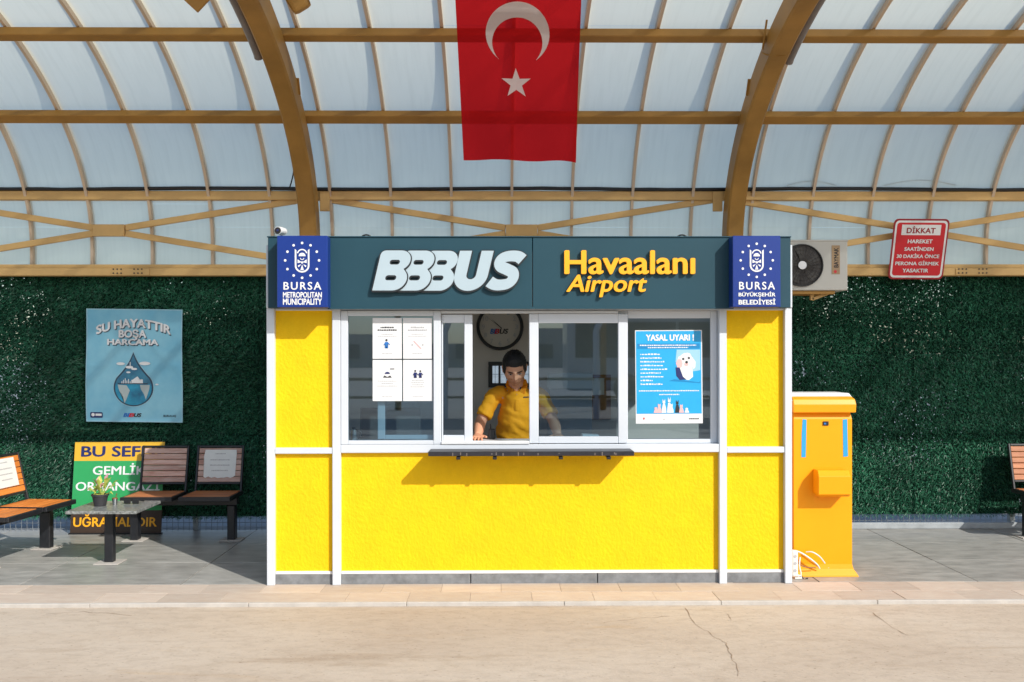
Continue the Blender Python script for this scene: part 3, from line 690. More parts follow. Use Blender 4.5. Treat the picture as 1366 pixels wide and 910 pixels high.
# ------------------------------------------------------------------ inside the kiosk
cY = bwY - .095; cc = at(667, 436, cY); CR = 31.5 * cY / FPX
cl = thing('wall_clock', 'round black rimmed wall clock inside the kiosk', 'clock', (cc.x, bwY - .055, cc.z))
f = board((cc.x, cY, cc.z), (1, 0, 0), (0, 0, 1))
b = MB(); n = 40
for r, d in ((CR, 0), ):
    ring = [(CR, -.035), (CR, .0), (CR * .97, .012), (CR * .90, .012), (CR * .86, -.005)]
    R_ = [[b.b.verts.new(f(q * math.cos(2 * PI * k / n), q * math.sin(2 * PI * k / n), dd)) for k in range(n)] for q, dd in ring]
    for A, B in zip(R_, R_[1:]):
        for k in range(n): b.b.faces.new((A[k], A[(k + 1) % n], B[(k + 1) % n], B[k]))
b.build('rim', 'black', cl, smooth=True)
b = MB(); b.poly(f, circ(0, 0, CR * .9, n), -.006); b.build('dial', 'clock_face', cl, fix=False)
for h in range(1, 13):
    a = PI / 2 - h * PI / 6; u, v = CR * .70 * math.cos(a), CR * .70 * math.sin(a); s_ = CR * .075
    text(str(h), f, u - s_ * (1.5 if h > 9 else .8), u + s_ * (1.5 if h > 9 else .8), v - s_ * 1.3, v + s_ * 1.3, 'print_grey', cl, 'numeral', d=-.004, res=2)
text('BB', f, -CR * .42, -CR * .12, -CR * .30, -CR * .08, 'print_blue', cl, d=-.004, bold=.04, shear=.25); text('B', f, -CR * .24, -CR * .02, -CR * .30, -CR * .08, 'print_red', cl, d=-.0035, bold=.04, shear=.25)
text('US', f, -CR * .02, CR * .36, -CR * .30, -CR * .08, 'print_black', cl, d=-.004, bold=.04, shear=.25)
for ang, l, wd in ((math.radians(136), .52, .02), (math.radians(143), .72, .013)):
    b = MB(); ca, sa = math.cos(ang), math.sin(ang)
    b.poly(f, [(-sa * CR * wd - ca * CR * .1, ca * CR * wd - sa * CR * .1), (sa * CR * wd - ca * CR * .1, -ca * CR * wd - sa * CR * .1), (ca * CR * l, sa * CR * l)], -.002 + wd * .1); b.build('hand', 'black', cl, fix=False)

# brown notice board, shelf unit, monitor, printer, cups inside
p0 = at(787, 500, bwY - .08); p1 = at(815, 560, bwY - .08)
t = thing('cork_board', 'brown wooden board with a pale sheet behind the right sliding pane', 'board', (p0.x, bwY - .055, p1.z))
b = MB(); b.box(p0.x, p1.x, bwY - .078, bwY - .058, p1.z, p0.z, .004); b.build('board', 'brown_board', t)
b = MB(); b.box(p0.x + .02, p0.x + .12, bwY - .0815, bwY - .0795, p0.z - .17, p0.z - .03); b.build('sheet', 'paper_worn', t)
t = thing('storage_box', 'grey blue storage carton standing behind the right sliding pane', 'box', at(760, 590, F + 1.2))
q = at(760, 560, F + 1.2)
b = MB(); b.box(q.x - .17, q.x + .17, F + 1.1, F + 1.4, .12, 1.42, .006); b.build('carton', 'box_grey', t)
b = MB(); b.box(q.x - .175, q.x + .175, F + 1.09, F + 1.41, 1.30, 1.425, .004); b.build('lid', 'paper_worn', t)
q = at(745, 579, F + .2)
b = MB(); b.box(q.x - .13, q.x + .08, F + .10, F + .30, .9625, .968); o = b.build('paper_stack', 'paper', None, (q.x, F + .2, .962)); tag(o, 'flat stack of white paper beside the clerk on the counter', 'paper')
q = at(788, 579, F + .2)
b = MB(); b.box(q.x - .065, q.x + .055, F + .14, F + .27, .9625, 1.012, .004); o = b.build('tissue_box', 'paper', None, (q.x, F + .2, .962)); tag(o, 'small white box on the counter behind the right sliding pane', 'box')
q = at(472, 575, F + .22)
t = thing('steel_mug', 'steel mug with dark handle behind the lower left window corner', 'mug', (q.x, F + .22, .962))
b = MB(); b.tube([(q.x, F + .22, .963), (q.x, F + .22, .975), (q.x, F + .22, 1.045), (q.x, F + .22, 1.05)], [.026, .029, .025, .02], 20); b.build('cup', 'chrome', t, smooth=True)
b = MB(); b.tube([(q.x + .024, F + .22, 1.035), (q.x + .05, F + .22, 1.03), (q.x + .055, F + .22, .995), (q.x + .027, F + .22, .985)], .006, 8); b.build('handle', 'black', t, smooth=True)
b = MB(); b.tube([(q.x, F + .22, 1.05), (q.x, F + .22, 1.062)], .012, 12); b.build('lid', 'black', t, smooth=True)
q = at(525, 565, F + .75)
t = thing('office_monitor', 'grey monitor standing on a desk behind the left kiosk window', 'monitor', (q.x, F + .8, .76))
b = MB(); b.box(q.x - .26, q.x + .2, F + .78, F + .81, .86, 1.17, .006); b.build('screen', 'lamp_grey', t)
b = MB(); b.box(q.x - .05, q.x + .0, F + .81, F + .84, .77, 1.0, .004); b.box(q.x - .14, q.x + .09, F + .74, F + .9, .7605, .772, .003); b.build('stand', 'black', t)
t = thing('inner_desk', 'pale desk inside the kiosk behind the left window', 'desk', (kx(520), F + .75, .12))
b = MB(); b.box(xl + .07, kx(612), F + .55, F + 1.1, .73, .76, .003); b.build('desk_top', 'box_grey', t)
for xa in (xl + .1, kx(606)):
    b = MB(); b.box(xa, xa + .03, F + .58, F + 1.07, .12, .73); b.build('leg', 'box_grey', t)

# ------------------------------------------------------------------ canopy
CA, CB_, CZ0 = 3.06, 1.735, 2.52; CYC = FEN - CA
def prof(th, off=0.):
    """point (y, z) of the barrel at parameter th (0 at the wall); off is inwards"""
    y = CYC + CA * math.cos(th); z = CZ0 + CB_ * math.sin(th)
    n = Vector((math.cos(th) / CA, math.sin(th) / CB_)).normalized()
    return y - n.x * off, z - n.y * off
canopy = thing('platform_canopy', 'arched platform canopy of ochre steel with milky roof panels', 'canopy', (0.18, FEN, 0))
TH_END = math.radians(102)
pitch = 79.4 * FEN / FPX; RX0 = .10
ribx = [RX0 + pitch * k for k in range(-10, 17)]  # rightmost ribs added out of view, with their panels blocking stray sun
ths = [TH_END * k / 40 for k in range(41)]
rib_me = None
for X in ribx:
    if rib_me is None:
        b = MB(); A = []
        path = [(FEN, 2.33)] + [prof(t_) for t_ in ths]
        for i, (y, z) in enumerate(path):
            p, q2 = path[max(i - 1, 0)], path[min(i + 1, len(path) - 1)]; d = Vector((q2[0] - p[0], q2[1] - p[1])).normalized(); n = Vector((-d.y, d.x))
            if n.y > 0 and i > 0 or i == 0 and n.x > 0: n = -n
            A.append([b.b.verts.new(Vector((sx_, y - n.x * .0 + n.x * o_, z + n.y * o_))) for sx_, o_ in ((-.012, -.045), (.012, -.045), (.012, .03), (-.012, .03))])
        for P1, P2 in zip(A, A[1:]):
            for k in range(4): b.b.faces.new((P1[k], P1[(k + 1) % 4], P2[(k + 1) % 4], P2[k]))
        b.b.faces.new(A[0]); b.b.faces.new(A[-1][::-1])
        rib_me = b.mesh('rib'); rib_me.materials.append(M['rib_tan'])
        rib_me.transform(Matrix.Translation((0, -FEN, 0)))
    o = bpy.data.objects.new('rib', rib_me); COL.objects.link(o); o.parent = canopy; o.location = (X - .18, 0, 0); ORG[o.name] = Vector((X, FEN, 0))
# purlin stations
def th_of(yv): return math.acos(max(-1, min(1, (yv - CYC) / CA)))
st = [th_of(FEN - .08), th_of(FEN - .66), th_of(FEN - 1.50), math.radians(80), TH_END - .01]
bays = [None, th_of(FEN - .02)] + st
pan_me = {}
for j in range(6):
    lo, hi = ((2.37, CZ0) if j == 0 else (None, None))
    for X in ribx[:-1]:
        if j not in pan_me:
            b = MB(); seg = []
            if j == 0: seg = [(FEN + .012, 2.345), (FEN + .012, 2.48), prof(bays[1], -.012)]
            else: seg = [prof(bays[j] + (bays[j + 1] - bays[j]) * k / 8, -.012) for k in range(9)]
            A = [(b.b.verts.new((.004, y, z)), b.b.verts.new((pitch - .004, y, z))) for y, z in seg]
            for P1, P2 in zip(A, A[1:]): b.b.faces.new((P1[0], P1[1], P2[1], P2[0]))
            me = b.mesh('roof_panel', fix=False); me.materials.append(M['polycarbonate']); me.transform(Matrix.Translation((0, -FEN, 0)))
            me.polygons.foreach_set('use_smooth', [True] * len(me.polygons)); pan_me[j] = me
        o = bpy.data.objects.new('roof_panel', pan_me[j]); COL.objects.link(o); o.parent = canopy; o.location = (X - .18, 0, random.uniform(-.001, .001)); ORG[o.name] = Vector((X, FEN, 0))
XA, XB = ribx[0] - .03, ribx[-1] + .03
for k, t_ in enumerate(st):
    y, z = prof(t_, .030 + .045); n = Vector((0, math.cos(t_) / CA, math.sin(t_) / CB_)).normalized()
    if k == 0:
        y, z = FEN - .10, at(0, 259.5, FEN - .14).z
        b = MB(); b.box(XA, XB, y - .04, y + .03, z - .04, z + .04, .005); b.build('beam', 'steel_tan_pale', canopy); continue
    b = MB(); b.beam((XA, y, z), (XB, y, z), .085 if k != 1 else .09, .07, up=n, bev=.006); b.build('purlin', 'steel_tan', canopy)
# lower beam over the hedge: two steps, joint plate, bolts
zb1 = at(100, 367.5, FEN - .1).z; zb2 = at(100, 357, FEN - .1).z; zb3 = at(100, 352.5, FEN - .06).z
b = MB(); b.box(XA, XB, FEN - .12, FEN - .02, zb1, zb2, .005); b.build('beam', 'steel_tan_pale', canopy)
b = MB(); b.box(XA, XB, FEN - .09, FEN - .0, zb2 + .001, zb3, .003); b.build('beam', 'steel_tan_pale', canopy)
def cz(py): return at(683, py, FEN - .12).z
for bx in (at(174, 0, FEN - .12).x, at(1300, 0, FEN - .12).x):
    b = MB(); b.box(bx - .17, bx + .17, FEN - .128, FEN - .1205, zb1 + .004, zb2 - .006, .002); pl = b.build('joint_plate', 'steel_tan_pale', canopy)
    for i in range(6):
        for j in range(2):
            cxx = bx - .145 + i * .034 + (.08 if i > 2 else 0); b = MB(); zc = zb1 + .022 + j * .035; b.cyl((cxx, FEN - .1335, zc), (cxx, FEN - .128, zc), .007, 6); b.build('bolt', 'black', pl)
# arches
AX = [at(413.5, 0, FEN - .2).x, at(977.5, 0, FEN - .2).x]; gap = AX[1] - AX[0]
def arch(X, fix):
    b = MB(); w2, h2, c = .074, .10, .014
    sec = [(-w2 + c, -h2), (w2 - c, -h2), (w2, -h2 + c), (w2, h2 - c), (w2 - c, h2), (-w2 + c, h2), (-w2, h2 - c), (-w2, -h2 + c)]
    path = [(FEN - .19, .0), (FEN - .19, 1.2), (FEN - .19, 2.2)] + [prof(TH_END * k / 44, .19) for k in range(1, 45)]
    A = []
    for i, (y, z) in enumerate(path):
        p, q2 = path[max(i - 1, 0)], path[min(i + 1, len(path) - 1)]; d = Vector((q2[0] - p[0], q2[1] - p[1])).normalized(); n = Vector((-d.y, d.x))
        A.append([b.b.verts.new((X + sx_, y + n.x * o_, z + n.y * o_)) for sx_, o_ in sec])
    for P1, P2 in zip(A, A[1:]):
        for k in range(8): b.b.faces.new((P1[k], P1[(k + 1) % 8], P2[(k + 1) % 8], P2[k]))
    b.b.faces.new(A[0]); b.b.faces.new(A[-1][::-1])
    a = b.build('arch', 'steel_tan', canopy, smooth=28)
    return a
ch_ = []
for X in (*AX, AX[0] - gap, AX[1] + gap): ch_.append(arch(X, True))
# weld collars, gusset plates, knee plates, knotted strap
for X, s in ((AX[0], 1), (AX[1], -1)):
    y, z = FEN - .16, at(0, 266, FEN - .2).z
    b = MB(); b.box(min(X + s * .08, X + s * .165), max(X + s * .08, X + s * .165), FEN - .165, FEN - .142, z - .09, z + .085, .003); b.build('gusset_plate', 'steel_tan_pale', canopy)
    th = th_of(FEN - .66)
    y, z = prof(th + .16, .12)
    b = MB(); b.beam((X - .09, y, z), (X + .09, y, z), .01, .13, up=(0, -.5, .8)); b.build('weld_collar', 'steel_tan', canopy)
for px, py, Yk, rot in ((274, -14, 6.25, .75), (390, -12, 6.25, -.55)):
    c = at(px, py, Yk)
    b = MB(); b.box(-.065, .065, -.012, .012, -.14, .14, .03 if rot < 0 else .004, Matrix.Translation(c) @ Matrix.Rotation(rot, 4, 'Y')); b.build('knee_plate', 'steel_tan', canopy)
pa_, pb_ = at(274, -22, 6.25), at(390, -22, 6.25); b = MB(); b.box(pa_.x - .03, pb_.x + .03, 6.264, 6.30, 3.975, 4.03, .004); b.build('cross_tie', 'steel_tan', canopy)
Xr = AX[1]
y, z = prof(th_of(FEN - 1.5), .19)
b = MB(); b.tube([(Xr + .10 * math.cos(t), y + .02 - .11 * abs(math.sin(t)), z - .02 - .05 * math.sin(t) * 1.2) for t in [PI * k / 14 for k in range(15)]], .006, 6); b.tube([(Xr - .10, y + .01, z), (Xr - .085, y - .05, z + .2)], .008, 6); b.build('strap', 'steel_tan', canopy, smooth=True)
b = MB()
for k in range(9):
    yy, zz = prof(th_of(FEN - 1.5) + .05 + k * .022, .265); b.sphere((Xr - .005 + random.uniform(-.004, .004), yy, zz), .008 + .004 * random.random(), 6, 4)
b.build('weld_seam', 'black', canopy)
# X bracing
zc_ = cz(307.5); ztop = cz(265); zbot = cz(351)
for mid in (AX[0] - gap / 2 + .07, (AX[0] + AX[1]) / 2, AX[1] + gap / 2 - .14):
    x0b, x1b = mid - gap / 2 + .16, mid + gap / 2 - .16; yb_ = FEN - .10
    b = MB(); b.box(mid - .14, mid + .14, yb_ - .03, yb_ + .02, zc_ - .052, zc_ + .052, .003); b.build('brace_plate', 'steel_tan_pale', canopy)
    for sx_ in (-1, 1):
        xe = mid + sx_ * (gap / 2 - .10)
        for dz, ze in ((.025, ztop), (-.025, zbot)):
            b = MB(); b.beam((mid + sx_ * .142, yb_, zc_ + dz), (xe, yb_, ze), .03, .055, bev=.004); b.build('brace', 'steel_tan_pale', canopy)
# cable run above the beam
zc2 = at(0, 250.5, FEN - .14).z
def cab(dy, dz, r, seed, name, lab):
    rs = random.Random(seed); pts = []
    for k in range(90):
        X = XA + (XB - XA) * k / 89; pts.append((X, FEN - .13 + dy + rs.uniform(-.004, .004), zc2 + dz + .006 * math.sin(X * 2.3 + seed) + rs.uniform(-.002, .002)))
    b = MB(); b.tube(pts, r, 8); o = b.build(name, 'rubber_black', None, pts[0], smooth=True); tag(o, lab, 'cable', 'black cables run above the canopy beam')
cab(0, 0, .017, 1, 'cable', 'thick black cable lying along the top of the canopy beam')
cab(-.025, -.004, .011, 2, 'cable', 'thinner front cable clipped beside the thick one on the canopy beam')
pts = [(at(388 + 6 * math.sin(k / 9 * PI), 0, FEN - .28).x - .01, FEN - .28, at(0, 190 + 60 * k / 9, FEN - .28).z) for k in range(10)]
b = MB(); b.tube(pts, .006, 6); o = b.build('cable', 'rubber_black', None, pts[0], smooth=True); tag(o, 'thin black cable hanging down beside the left arch', 'cable')
for (pa, pb, hh) in ((1050, 1115, 6), (1180, 1275, 7)):
    pts = [at(pa + (pb - pa) * k / 12, 248 - hh * math.sin(PI * k / 12), FEN - .14) for k in range(13)]
    b = MB(); b.tube(pts, .004, 6); o = b.build('cable', 'rubber_black', None, pts[0], smooth=True); tag(o, 'short loose loop of black cable on the beam, %s' % ('just right of the right arch' if pa == 1050 else 'above the red warning sign'), 'cable')
# tube lamps along the arches
for X, s, (pa, pb), lab in ((AX[0], -1, (-45, 32), 'grey tube lamp fixed along the left arch near the roof'), (AX[1], 1, (-60, 42), 'grey tube lamp fixed along the right arch near the roof')):
    t0 = th_of(FEN - (1.42 if s < 0 else 1.38)); t1 = th_of(FEN - 2.25)
    P = [prof(t0 + (t1 - t0) * k / 4, .20) for k in range(5)]; xx = X + s * .125
    t = thing('tube_lamp', lab, 'lamp', (xx, P[0][0], P[0][1]), 'tube lamps along the canopy arches')
    b = MB(); b.tube([(xx, y, z) for y, z in P], .033, 12); b.build('housing', 'lamp_grey', t, smooth=True)
    b = MB(); b.tube([(xx + s * -.0, P[0][0] + .012, P[0][1] - .008), (xx, P[0][0] - .03, P[0][1] + .02)], .036, 12); b.build('end_cap', 'lamp_grey', t, smooth=True)
    b = MB(); b.box(X + s * .07 if s > 0 else xx - .01, xx + .01 if s > 0 else X - .07, P[2][0] - .015, P[2][0] + .015, P[2][1] - .005, P[2][1] + .02); b.build('clip', 'steel_tan', t)

# ------------------------------------------------------------------ flag
YF = 6.55
fl0 = at(607, 0, YF); fl1 = at(777, 0, YF); FW = fl1.x - fl0.x; zt = 4.07; zb_ = at(700, 212, YF).z; FH = zt - zb_
def flag_f(u, v, d=0.):
    """u 0..1 across, v 0..1 upward"""
    k = (1 - v); w_ = FW * (1 - .115 * k * 1.0)
    x = fl0.x + FW * .5 + (u - .5) * w_ + .008 * k
    z = zb_ + v * FH - (.035 * (u - .25) * (1 - v) if u > .25 else 0) + .006 * math.sin(u * 9) * (1 - v)
    y = YF + .036 * math.sin(u * 5.2 + 1.2 + 2 * v) * (1 - .5 * v) + .018 * math.sin(u * 12 + v * 4) * (1.2 - v) + .02 * k * k
    return Vector((x, y - d, z))
ft = thing('turkish_flag', 'red Turkish flag with crescent and star hanging from the canopy', 'flag', (fl0.x + FW / 2, YF, zb_))
b = MB(); b.grid(flag_f, 0, 1, 0, 1, 28, 36); b.build('cloth', 'flag_red', ft, smooth='all', fix=False)
def fpx(px, py):
    """pixel of the photograph on the flag -> u, v"""
    p = at(px, py, YF); v = (p.z - zb_) / FH; w_ = FW * (1 - .115 * (1 - v)); return ((p.x - .008 * (1 - v) - fl0.x - FW * .5) / w_ + .5, v)
def fring(cx, cy, r, angs): return [fpx(cx + r * math.cos(a), cy - r * math.sin(a)) for a in angs]
# crescent: outer arc from tip over the top to tip, inner arc back
co, ro, ci, ri = (691, 45.5), 42.5, (690.5, 57.5), 33.5
n = 40; t0a = math.radians(-58); t1a = math.radians(238)
# tips where both circles meet
d_ = ci[1] - co[1]; yy = (ro ** 2 - ri ** 2 + d_ ** 2) / (2 * d_); ho = math.asin(min(1, yy / ro)); hi_ = math.asin(min(1, (yy - d_) / ri))
oa = [(-ho) + (PI + 2 * ho) * k / n for k in range(n + 1)]; ia = [(-hi_) + (PI + 2 * hi_) * k / n for k in range(n + 1)]
for nm, dd in (('crescent', .003), ('crescent', -.003)):
    b = MB(); A = [b.b.verts.new(flag_f(*q, dd)) for q in fring(*co, ro, oa)]; B = [b.b.verts.new(flag_f(*q, dd)) for q in fring(*ci, ri, ia)]
    for k in range(n): b.b.faces.new((A[k], A[k + 1], B[k + 1], B[k]))
    b.build(nm, 'flag_white', ft, fix=False)
b = MB(); sp = []
for k in range(10):
    r = 20.5 if k % 2 == 0 else 8.0; a = PI / 2 + .03 + k * PI / 5; sp.append(flag_f(*fpx(689 + r * math.cos(a), 111 - r * math.sin(a)), .003))
c0 = b.b.verts.new(flag_f(*fpx(689, 111), .003)); V = [b.b.verts.new(p) for p in sp]
for k in range(10): b.b.faces.new((c0, V[k], V[(k + 1) % 10]))
b.build('star', 'flag_white', ft, fix=False)
b = MB(); b.cyl((fl0.x - .05, YF + .005, zt + .005), (fl1.x + .05, YF + .005, zt + .005), .012, 10); b.build('rod', 'lamp_grey', ft, smooth=True)

# ------------------------------------------------------------------ hedge fence
hedge = thing('hedge_fence', 'wire fence covered with dark green artificial hedge', 'fence', (0.1, FEN, 0))
HX0, HX1 = ribx[0], ribx[20]; HZ0, HZ1 = .13, 2.31; HY = FEN
for xa_, xb_ in ((HX0, -1.2), (1.6, HX1)):
    b = MB(); b.poly(flat(HY + .01), rect(xa_, xb_, HZ0, HZ1)); b.build('backing', 'hedge_backing', hedge, fix=False)
rng = np.random.default_rng(3)
def blades(n, xa, xb, name='foliage'):
    cx_ = rng.uniform(xa, xb, n); czz = rng.uniform(HZ0 - .015, HZ1, n)
    # clumps in a diagonal weave
    ph = (cx_ + czz) * 2 * PI / .045 + np.sin(czz * 9) * .6
    keep = rng.random(n) < (.55 + .45 * (np.sin(ph) > -.2)); cx_, czz = cx_[keep], czz[keep]; n = len(cx_)
    pi_ = np.floor((cx_ + 10) / .98).astype(int); pj_ = np.floor((czz - HZ0) / .73).astype(int)
    fx = np.abs(((cx_ + 10) / .98) % 1 - .5); fz2 = np.abs(((czz - HZ0) / .73) % 1 - .5); keep = (np.maximum(fx + .0, fz2 - .003) < .488) | (rng.random(n) < .35)
    cx_, czz, pi_, pj_ = cx_[keep], czz[keep], pi_[keep], pj_[keep]; n = len(cx_)
    L_ = rng.uniform(.018, .05, n); az = rng.normal(-2.2, .8, n) + .5 * np.sin(pi_ * 12.9 + pj_ * 78.2); out = rng.uniform(.25, .95, n)
    dx = np.cos(az) * (1 - out * .6); dz = np.sin(az) * (1 - out * .6); dy = -out
    nn = np.sqrt(dx**2 + dy**2 + dz**2); dx, dy, dz = dx / nn * L_, dy / nn * L_, dz / nn * L_
    wv = rng.uniform(.0018, .004, n); wa = rng.uniform(0, 2 * PI, n)
    V = np.empty((n, 3, 3), np.float32); y0 = HY + rng.uniform(-.012, .006, n)
    V[:, 0] = np.stack([cx_ + np.cos(wa) * wv, y0, czz + np.sin(wa) * wv], 1); V[:, 1] = np.stack([cx_ - np.cos(wa) * wv, y0, czz - np.sin(wa) * wv], 1)
    V[:, 2] = np.stack([cx_ + dx, y0 + dy, czz + dz], 1)
    me = bpy.data.meshes.new(name); me.vertices.add(n * 3); me.vertices.foreach_set('co', V.ravel()); me.loops.add(n * 3); me.loops.foreach_set('vertex_index', np.arange(n * 3, dtype=np.int32))
    me.polygons.add(n); me.polygons.foreach_set('loop_start', np.arange(0, n * 3, 3, dtype=np.int32)); me.update(calc_edges=True); me.validate()
    o = link(name, me, 'hedge_blade', hedge); o['kind'] = 'stuff'; return o
blades(175000, HX0, -1.3); blades(175000, 1.7, HX1)
b = MB()
X = HX0
while X < HX1:
    b.tube([(X, HY + .03, 0.0), (X, HY + .03, HZ1)], .0022, 4, False); X += .05
for z in (.02, .07, .12, .2, .8, 1.4, 2.0): b.tube([(HX0, HY + .034, z), (HX1, HY + .034, z)], .0025, 4, False)
o = b.build('wire_mesh', 'wire_grey', hedge)
X = -4.6
while X < 5:
    b = MB(); b.box(X - .025, X + .025, HY + .045, HY + .095, 0, 2.3, .004); b.build('fence_post', 'wire_grey', hedge); X += 1.85
b = MB(); b.box(1.9, HX1, HY - .02, HY + .04, -.0, .055, .008); b.build('kerb', 'conc_kerb', hedge)

# ------------------------------------------------------------------ banner with the water drop
YB = FEN - .075
b0 = at(115, 563.5, YB); b1 = at(243.5, 411, YB); BW, BH = b1.x - b0.x, b1.z - b0.z
def ban(u, v, d=0.):
    """u 0..1, v 0..1; slight sag and creases"""
    e = .006 * math.sin(v * 2 * PI) * (u - .5); cre = .004 * math.exp(-((v - .5) / .01) ** 2) + .007 * math.exp(-((u * .6 + v * .8 - .95) / .03) ** 2) + .006 * math.exp(-((u - v * 1.1 + .35) / .03) ** 2) + .005 * math.sin(u * 6 + v * 4)
    wdw = min(1, max(0, (((u - .5) / .27) ** 2 + ((v - .38) / .33) ** 2 - 1) * 3)); cre *= wdw
    return Vector((b0.x + BW * u + e, YB - cre - d, b0.z + BH * v - .010 * u * v + .012 * (1 - v) * (1 - u)))
t = thing('water_drop_banner', 'pale blue banner with a water drop hung on the hedge', 'banner', (b0.x, YB, b0.z))
b = MB(); b.grid(ban, 0, 1, 0, 1, 40, 48); b.build('cloth', 'banner_blue', t, smooth='all', fix=False)
b = MB()
for q in (rect(0, .012, 0, 1), rect(.988, 1, 0, 1)): 
    for k in range(12): b.poly(ban, [(q[0][0], k / 12), (q[1][0], k / 12), (q[1][0], (k + 1) / 12), (q[0][0], (k + 1) / 12)], .0015)
for v0 in (0, .99):
    for k in range(12): b.poly(ban, [(.012 + .976 * k / 12, v0), (.012 + .976 * (k + 1) / 12, v0), (.012 + .976 * (k + 1) / 12, v0 + .01), (.012 + .976 * k / 12, v0 + .01)], .0015)
b.build('hem', 'banner_trim', t, fix=False)
def bend1(u, v): return u, v - .42 * (u - .5) ** 2
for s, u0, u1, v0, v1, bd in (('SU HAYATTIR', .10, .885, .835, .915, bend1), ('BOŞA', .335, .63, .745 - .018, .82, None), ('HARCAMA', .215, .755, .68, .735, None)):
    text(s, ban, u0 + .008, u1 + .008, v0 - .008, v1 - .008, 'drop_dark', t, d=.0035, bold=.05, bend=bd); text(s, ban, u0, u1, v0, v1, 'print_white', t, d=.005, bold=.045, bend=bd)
def drop(s):
    P = []
    cu, cv, ru, rv = .492, .305, .205 * s, .165 * s
    for k in range(33):
        a = math.radians(-212 + 244 * k / 32) ; P.append((cu + ru * math.cos(a), cv + rv * math.sin(a)))
    top = (.49, .305 + .315 * s)
    R = P[-1]; L0 = P[0]
    for k in range(1, 7): q = k / 7; P.append((R[0] + (top[0] - R[0]) * q + .022 * math.sin(q * PI) * -1, R[1] + (top[1] - R[1]) * q))
    P.append(top)
    for k in range(1, 7): q = k / 7; P.append((top[0] + (L0[0] - top[0]) * q + .022 * math.sin(q * PI), top[1] + (L0[1] - top[1]) * q))
    return P
fill(ban, drop(1.04), 'banner_trim', t, 'drop_print', .0025); fill(ban, drop(1.0), 'drop_dark', t, 'drop_print', .0035); fill(ban, drop(.92), 'drop_water', t, 'drop_print', .0045)
P = [(.492 + .188 * math.cos(a), .300 + .150 * math.sin(a)) for a in [math.radians(-195 + 210 * k / 24) for k in range(25)]]
fill(ban, P, 'drop_sea', t, 'sea_print', .0055)
for pts in ([(.33, .33), (.42, .325), (.455, .28), (.42, .20), (.40, .165), (.385, .22), (.345, .28)], [(.56, .33), (.66, .33), (.655, .29), (.62, .20), (.60, .25), (.57, .29)]): fill(ban, pts, 'land_grey', t, 'land_print', .0065)
for k in range(7): fill(ban, rect(.37 + k * .017, .378 + k * .017, .342, .36 + .02 * ((k * 37) % 5) / 3), 'print_white', t, 'town_print', .0065)
fill(ban, [(.475, .345), (.59, .345), (.59, .378), (.555, .378), (.535, .405), (.475, .37)], 'print_white', t, 'town_print', .0067)
fill(ban, rect(.33, .64, .335, .345), 'drop_dark', t, 'town_print', .0061)
for cu, cv, s in ((.36, .515, 1), (.61, .52, 1.3), (.45, .485, .9), (.50, .47, .7), (.44, .44, .5), (.735, .335, .4)): fill(ban, circ(cu, cv, .045 * s, 12, ry=.010 * s + .003), 'print_white', t, 'cloud_print', .0058 + .0003 * s)
fill(ban, rect(.455, .463, .48, .53), 'print_white', t, 'mosque_print', .0068)
fill(ban, rrect(.045, .175, .035, .085, .012), 'print_navy', t, 'logo_print', .003); fill(ban, circ(.075, .062, .018, 10, ry=.016), 'print_white', t, 'logo_print', .004)
fill(ban, rect(.1, .165, .052, .072), 'print_white', t, 'logo_print', .004)
text('BB', ban, .385, .47, .045, .08, 'print_blue', t, d=.003, bold=.05, shear=.25); text('B', ban, .44, .50, .045, .08, 'print_red', t, d=.0035, bold=.05, shear=.25); text('US', ban, .495, .575, .045, .08, 'print_black', t, d=.003, bold=.05, shear=.25)
text('BURULAŞ', ban, .80, .93, .045, .068, 'print_black', t, d=.003, bold=.02)

# ------------------------------------------------------------------ standing information board
s0 = Vector((at(93, 0, 8.56).x, 8.56, .012)); s_tr = at(220, 589, 8.655); s_tl = at(100, 589, 8.655)
ux = Vector((1, 0, 0)); uz = (s_tl - s0).normalized(); BHt = (s_tl - s0).length; BWd = s_tr.x - s_tl.x
f = board(s0, ux, uz); t = thing('information_board', 'green and yellow information board leaning on the hedge behind the table', 'sign', s0)
SBf = lambda u, v, d=.002: f(u * BWd, v * BHt, d)
b = MB(); b.poly(SBf, rect(0, 1, 0, 1), 0, -.012); b.build('board', 'board_brown', t)
fill(SBf, rect(.002, .998, .245, .79), 'board_green', t, 'green_field', .001); fill(SBf, rect(.002, .998, .79, .998), 'board_yellow', t, 'yellow_band', .001)
text('BU SEFER', SBf, .075, 1.0 - .01, .835, .955, 'print_navy', t, bold=.03)
text('GEMLİK', SBf, .215, .80, .635, .765, 'print_white', t, bold=.02); text('ORHANGAZİ', SBf, .035, .965, .46, .59, 'print_white', t, bold=.02)
text('UĞRAMALIDIR', SBf, .03, .95, .065, .205, 'letter_orange', t, bold=.025)
b = MB(); b.box(s0.x - .01, s0.x + BWd + .01, 8.545, 8.58, .0, .011, .002); b.build('foot_strip', 'black', t)

